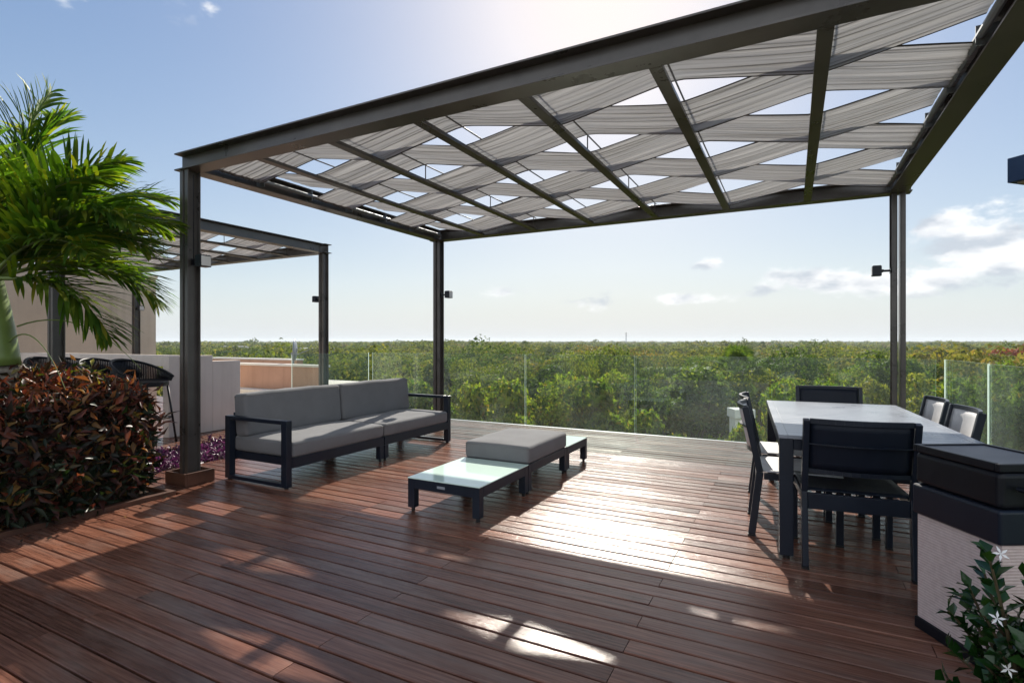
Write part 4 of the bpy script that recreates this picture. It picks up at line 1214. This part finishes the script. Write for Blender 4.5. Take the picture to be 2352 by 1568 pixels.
def woodland():
    """the far wood: reads as one mass to the horizon"""
    r = np.random.default_rng(5)
    temps = []
    for i in range(10):
        P, d, C, Rr = crown_points(900, 1.0, r.uniform(.6, .95), int(r.integers(9, 16)), 500 + i); temps.append((P, d))
    Vs, Qs, Ts = [], [], []; base = 0
    grid = {}
    def ring(r0, r1, area, nleaf, ls, half):
        nonlocal base
        n = int((r1*r1 - r0*r0)*half/area)
        th = r.uniform(-half, half, n); rd = np.sqrt(r.uniform(r0*r0, r1*r1, n))
        for t, q in zip(th, rd):
            a = t - YAW; x, y = q*math.sin(a), q*math.cos(a)
            if x < -5 and y < 24: continue
            if q < 90 and any(math.hypot(x - o[0], y - o[1]) < o[2]*1.05 for o in occupied): continue
            s = float(np.clip(3.3*math.exp(r.normal(0, .34)), 1.6, 6.5))
            top = GZ + r.uniform(4.2, 7.6) + .9*math.sin(x*.037 + 2)*math.sin(y*.029) + float(np.clip((s - 3.2)*.55, -.9, 1.3))
            if r.random() < .12: s = max(s, 3.4); top += r.uniform(.4, 1.5)
            if q > 150: top += max(0, 1.3*math.sin(x*.011 + 1)*math.sin(y*.008 + 2))
            P, d = temps[int(r.integers(0, 10))]
            sel = r.choice(len(P), min(nleaf, len(P)), replace=False); P = P[sel]; d = d[sel]
            vis = (P[:, 2] > -.12); P = P[vis]; d = d[vis]; m = len(P)
            ca, sa = math.cos(t*7), math.sin(t*7)
            W = np.c_[x + s*(P[:, 0]*ca - P[:, 1]*sa), y + s*(P[:, 0]*sa + P[:, 1]*ca), top - s*.75 + P[:, 2]*s]
            dn = np.c_[d[:, 0]*ca - d[:, 1]*sa, d[:, 0]*sa + d[:, 1]*ca, d[:, 2]]
            rd3 = norm(r.normal(size=(m, 3))); Dd = norm(rd3 - .8*dn*np.sum(rd3*dn, 1, keepdims=True)); U = norm(dn + [0, 0, .15] + .35*norm(r.normal(size=(m, 3))))
            V, Q = quad_mesh(W, Dd, U, r.uniform(.7, 1.5, m)*ls, r.uniform(.45, .8, m)*ls)
            Vs.append(V); Qs.append(Q + base); base += len(V)
            patch = .5 + .5*math.sin(x*.021 + 1.3)*math.sin(y*.017 + .4)
            Ts.append(np.full(len(V), np.clip(.72*r.random() + .28*patch, 0, 1)))
    H_ = R(58)
    ring(48, 110, 24, 900, .40, H_)
    ring(110, 220, 34, 460, .66, H_)
    ring(220, 450, 52, 170, 1.1, R(52))
    ring(450, 900, 80, 60, 1.8, R(50))
    ring(900, 2200, 240, 26, 3.4, R(50))
    o = mesh_np('woodland', np.concatenate(Vs), np.concatenate(Qs), M['wood_leaf'], attr={'tone': np.concatenate(Ts)})
    tag(o, 'low green woodland stretching unbroken to the horizon', 'woodland', kind='stuff')
    # understorey between the near trees
    n = 26000; th = r.uniform(-R(58), R(58), n); rd = np.sqrt(r.uniform(11**2, 75**2, n)); a = th - YAW
    x, y = rd*np.sin(a), rd*np.cos(a); ok = ~((x < -4.5) & (y < 22)) & (y > 9.5) | (x > 3.5) & (y > -2)
    x, y = x[ok], y[ok]; m = len(x)
    z = GZ + .4 + 2.2*np.clip(.5 + .6*np.sin(x*.5)*np.cos(y*.43), 0, 1)*r.random(m) + r.random(m)*1.2
    P = np.c_[x, y, z]; V, Q = quad_mesh(P, norm(r.normal(size=(m, 3))), norm(r.normal(size=(m, 3)) + [0, 0, 1.2]), r.uniform(.3, .7, m), r.uniform(.2, .4, m))
    o = mesh_np('undergrowth', V, Q, M['wood_leaf'], attr={'tone': np.repeat(r.random(m), 4)})
    tag(o, 'tangled green undergrowth on the ground between the trees', 'undergrowth', kind='stuff')
woodland()

# ------------------------------------------------------------------ far things
def far_house(vx, vy, d, w, label):
    lat = d*(vx - CX)/F; p = FW*d + RT*lat; zt = 1.3 - (vy - CY)*d/F
    root = empty('far_house', (p[0], p[1], zt), YAW, label, 'house', 'white houses far off in the woods')
    m = MB(); m.box(-w/2, w/2, 0, w*.6, GZ - zt, -.25); wl = m.build('wall', M['white_wall'], root)
    m = MB(); m.box(-w/2 - .2, w/2 + .2, -.2, w*.6 + .2, -.249, 0); m.build('roof', M['coping'], root)
    for k in range(3):
        x = -w/2 + w*(k + .5)/3; f = MB(); f.box(x - .6, x + .6, -.05, .02, -1.9, -.8); f.build('window', M['grey_pipe'], root)
far_house(722, 799, 190, 10, 'long white house far off behind the second pergola post')
far_house(650, 798, 230, 8, 'small white house far off above the satellite dish, right of it')
far_house(525, 795, 260, 12, 'pale flat house far off just right of the front post')
root = empty('radio_mast', tuple([*(FW*620 + RT*620*(1438 - CX)/F), GZ]), 0, 'thin grey radio mast rising from the wooded horizon', 'mast')
m = MB(); hh = 1.3 + 21*620/F - GZ
for k in range(3): m.tube([(.6*math.cos(k*2.09), .6*math.sin(k*2.09), 0), (.35*math.cos(k*2.09), .35*math.sin(k*2.09), hh)], .14, 5)
for k in range(40):
    z = hh*k/40; q = [(.55*math.cos(j*2.09), .55*math.sin(j*2.09), z + (j % 2)*.4) for j in range(4)]; m.tube(q, .07, 4)
m.build('lattice', M['grey_pipe'], root)
m = MB(); m.tube([(0, 0, hh - 2.5), (0, 0, hh - .3)], .75, 8); m.build('antenna_panels', M['coping'], root)
def hut():
    d, vx = 19, 1716; lat = d*(vx - CX)/F; p = FW*d + RT*lat; zt = 1.3 - (940 - CY)*d/F
    root = empty('white_hut', (p[0], p[1], zt), YAW, 'small white flat roofed hut among the bushes beside the dining chairs', 'hut')
    m = MB(); m.box(-.42, .20, 0, .5, GZ - zt, -.3); m.build('wall', M['white_wall'], root)
    m = MB(); m.box(-.47, .25, -.10, .6, -.299, 0); m.build('roof', M['white_wall'], root)
    m = MB(); m.box(-.3, .1, -.04, .02, -2.6, -.8); m.build('door', M['grey_pipe'], root)
hut()

# ------------------------------------------------------------------ air
def haze():
    m = bpy.data.materials.new('pale_haze'); m.use_nodes = True; nt = m.node_tree; nt.nodes.clear()
    o = nt.nodes.new('ShaderNodeOutputMaterial'); v = nt.nodes.new('ShaderNodeVolumePrincipled')
    v.inputs['Color'].default_value = (.88, .95, 1, 1); v.inputs['Density'].default_value = HAZE; v.inputs['Anisotropy'].default_value = .2
    nt.links.new(v.outputs[0], o.inputs['Volume'])
    b = MB(); b.box(-2620, 2620, -2620, 2620, GZ - 1.5, 14)
    tag(b.build('haze', m), 'thin pale haze over the distant woods', 'haze', kind='stuff')
haze()
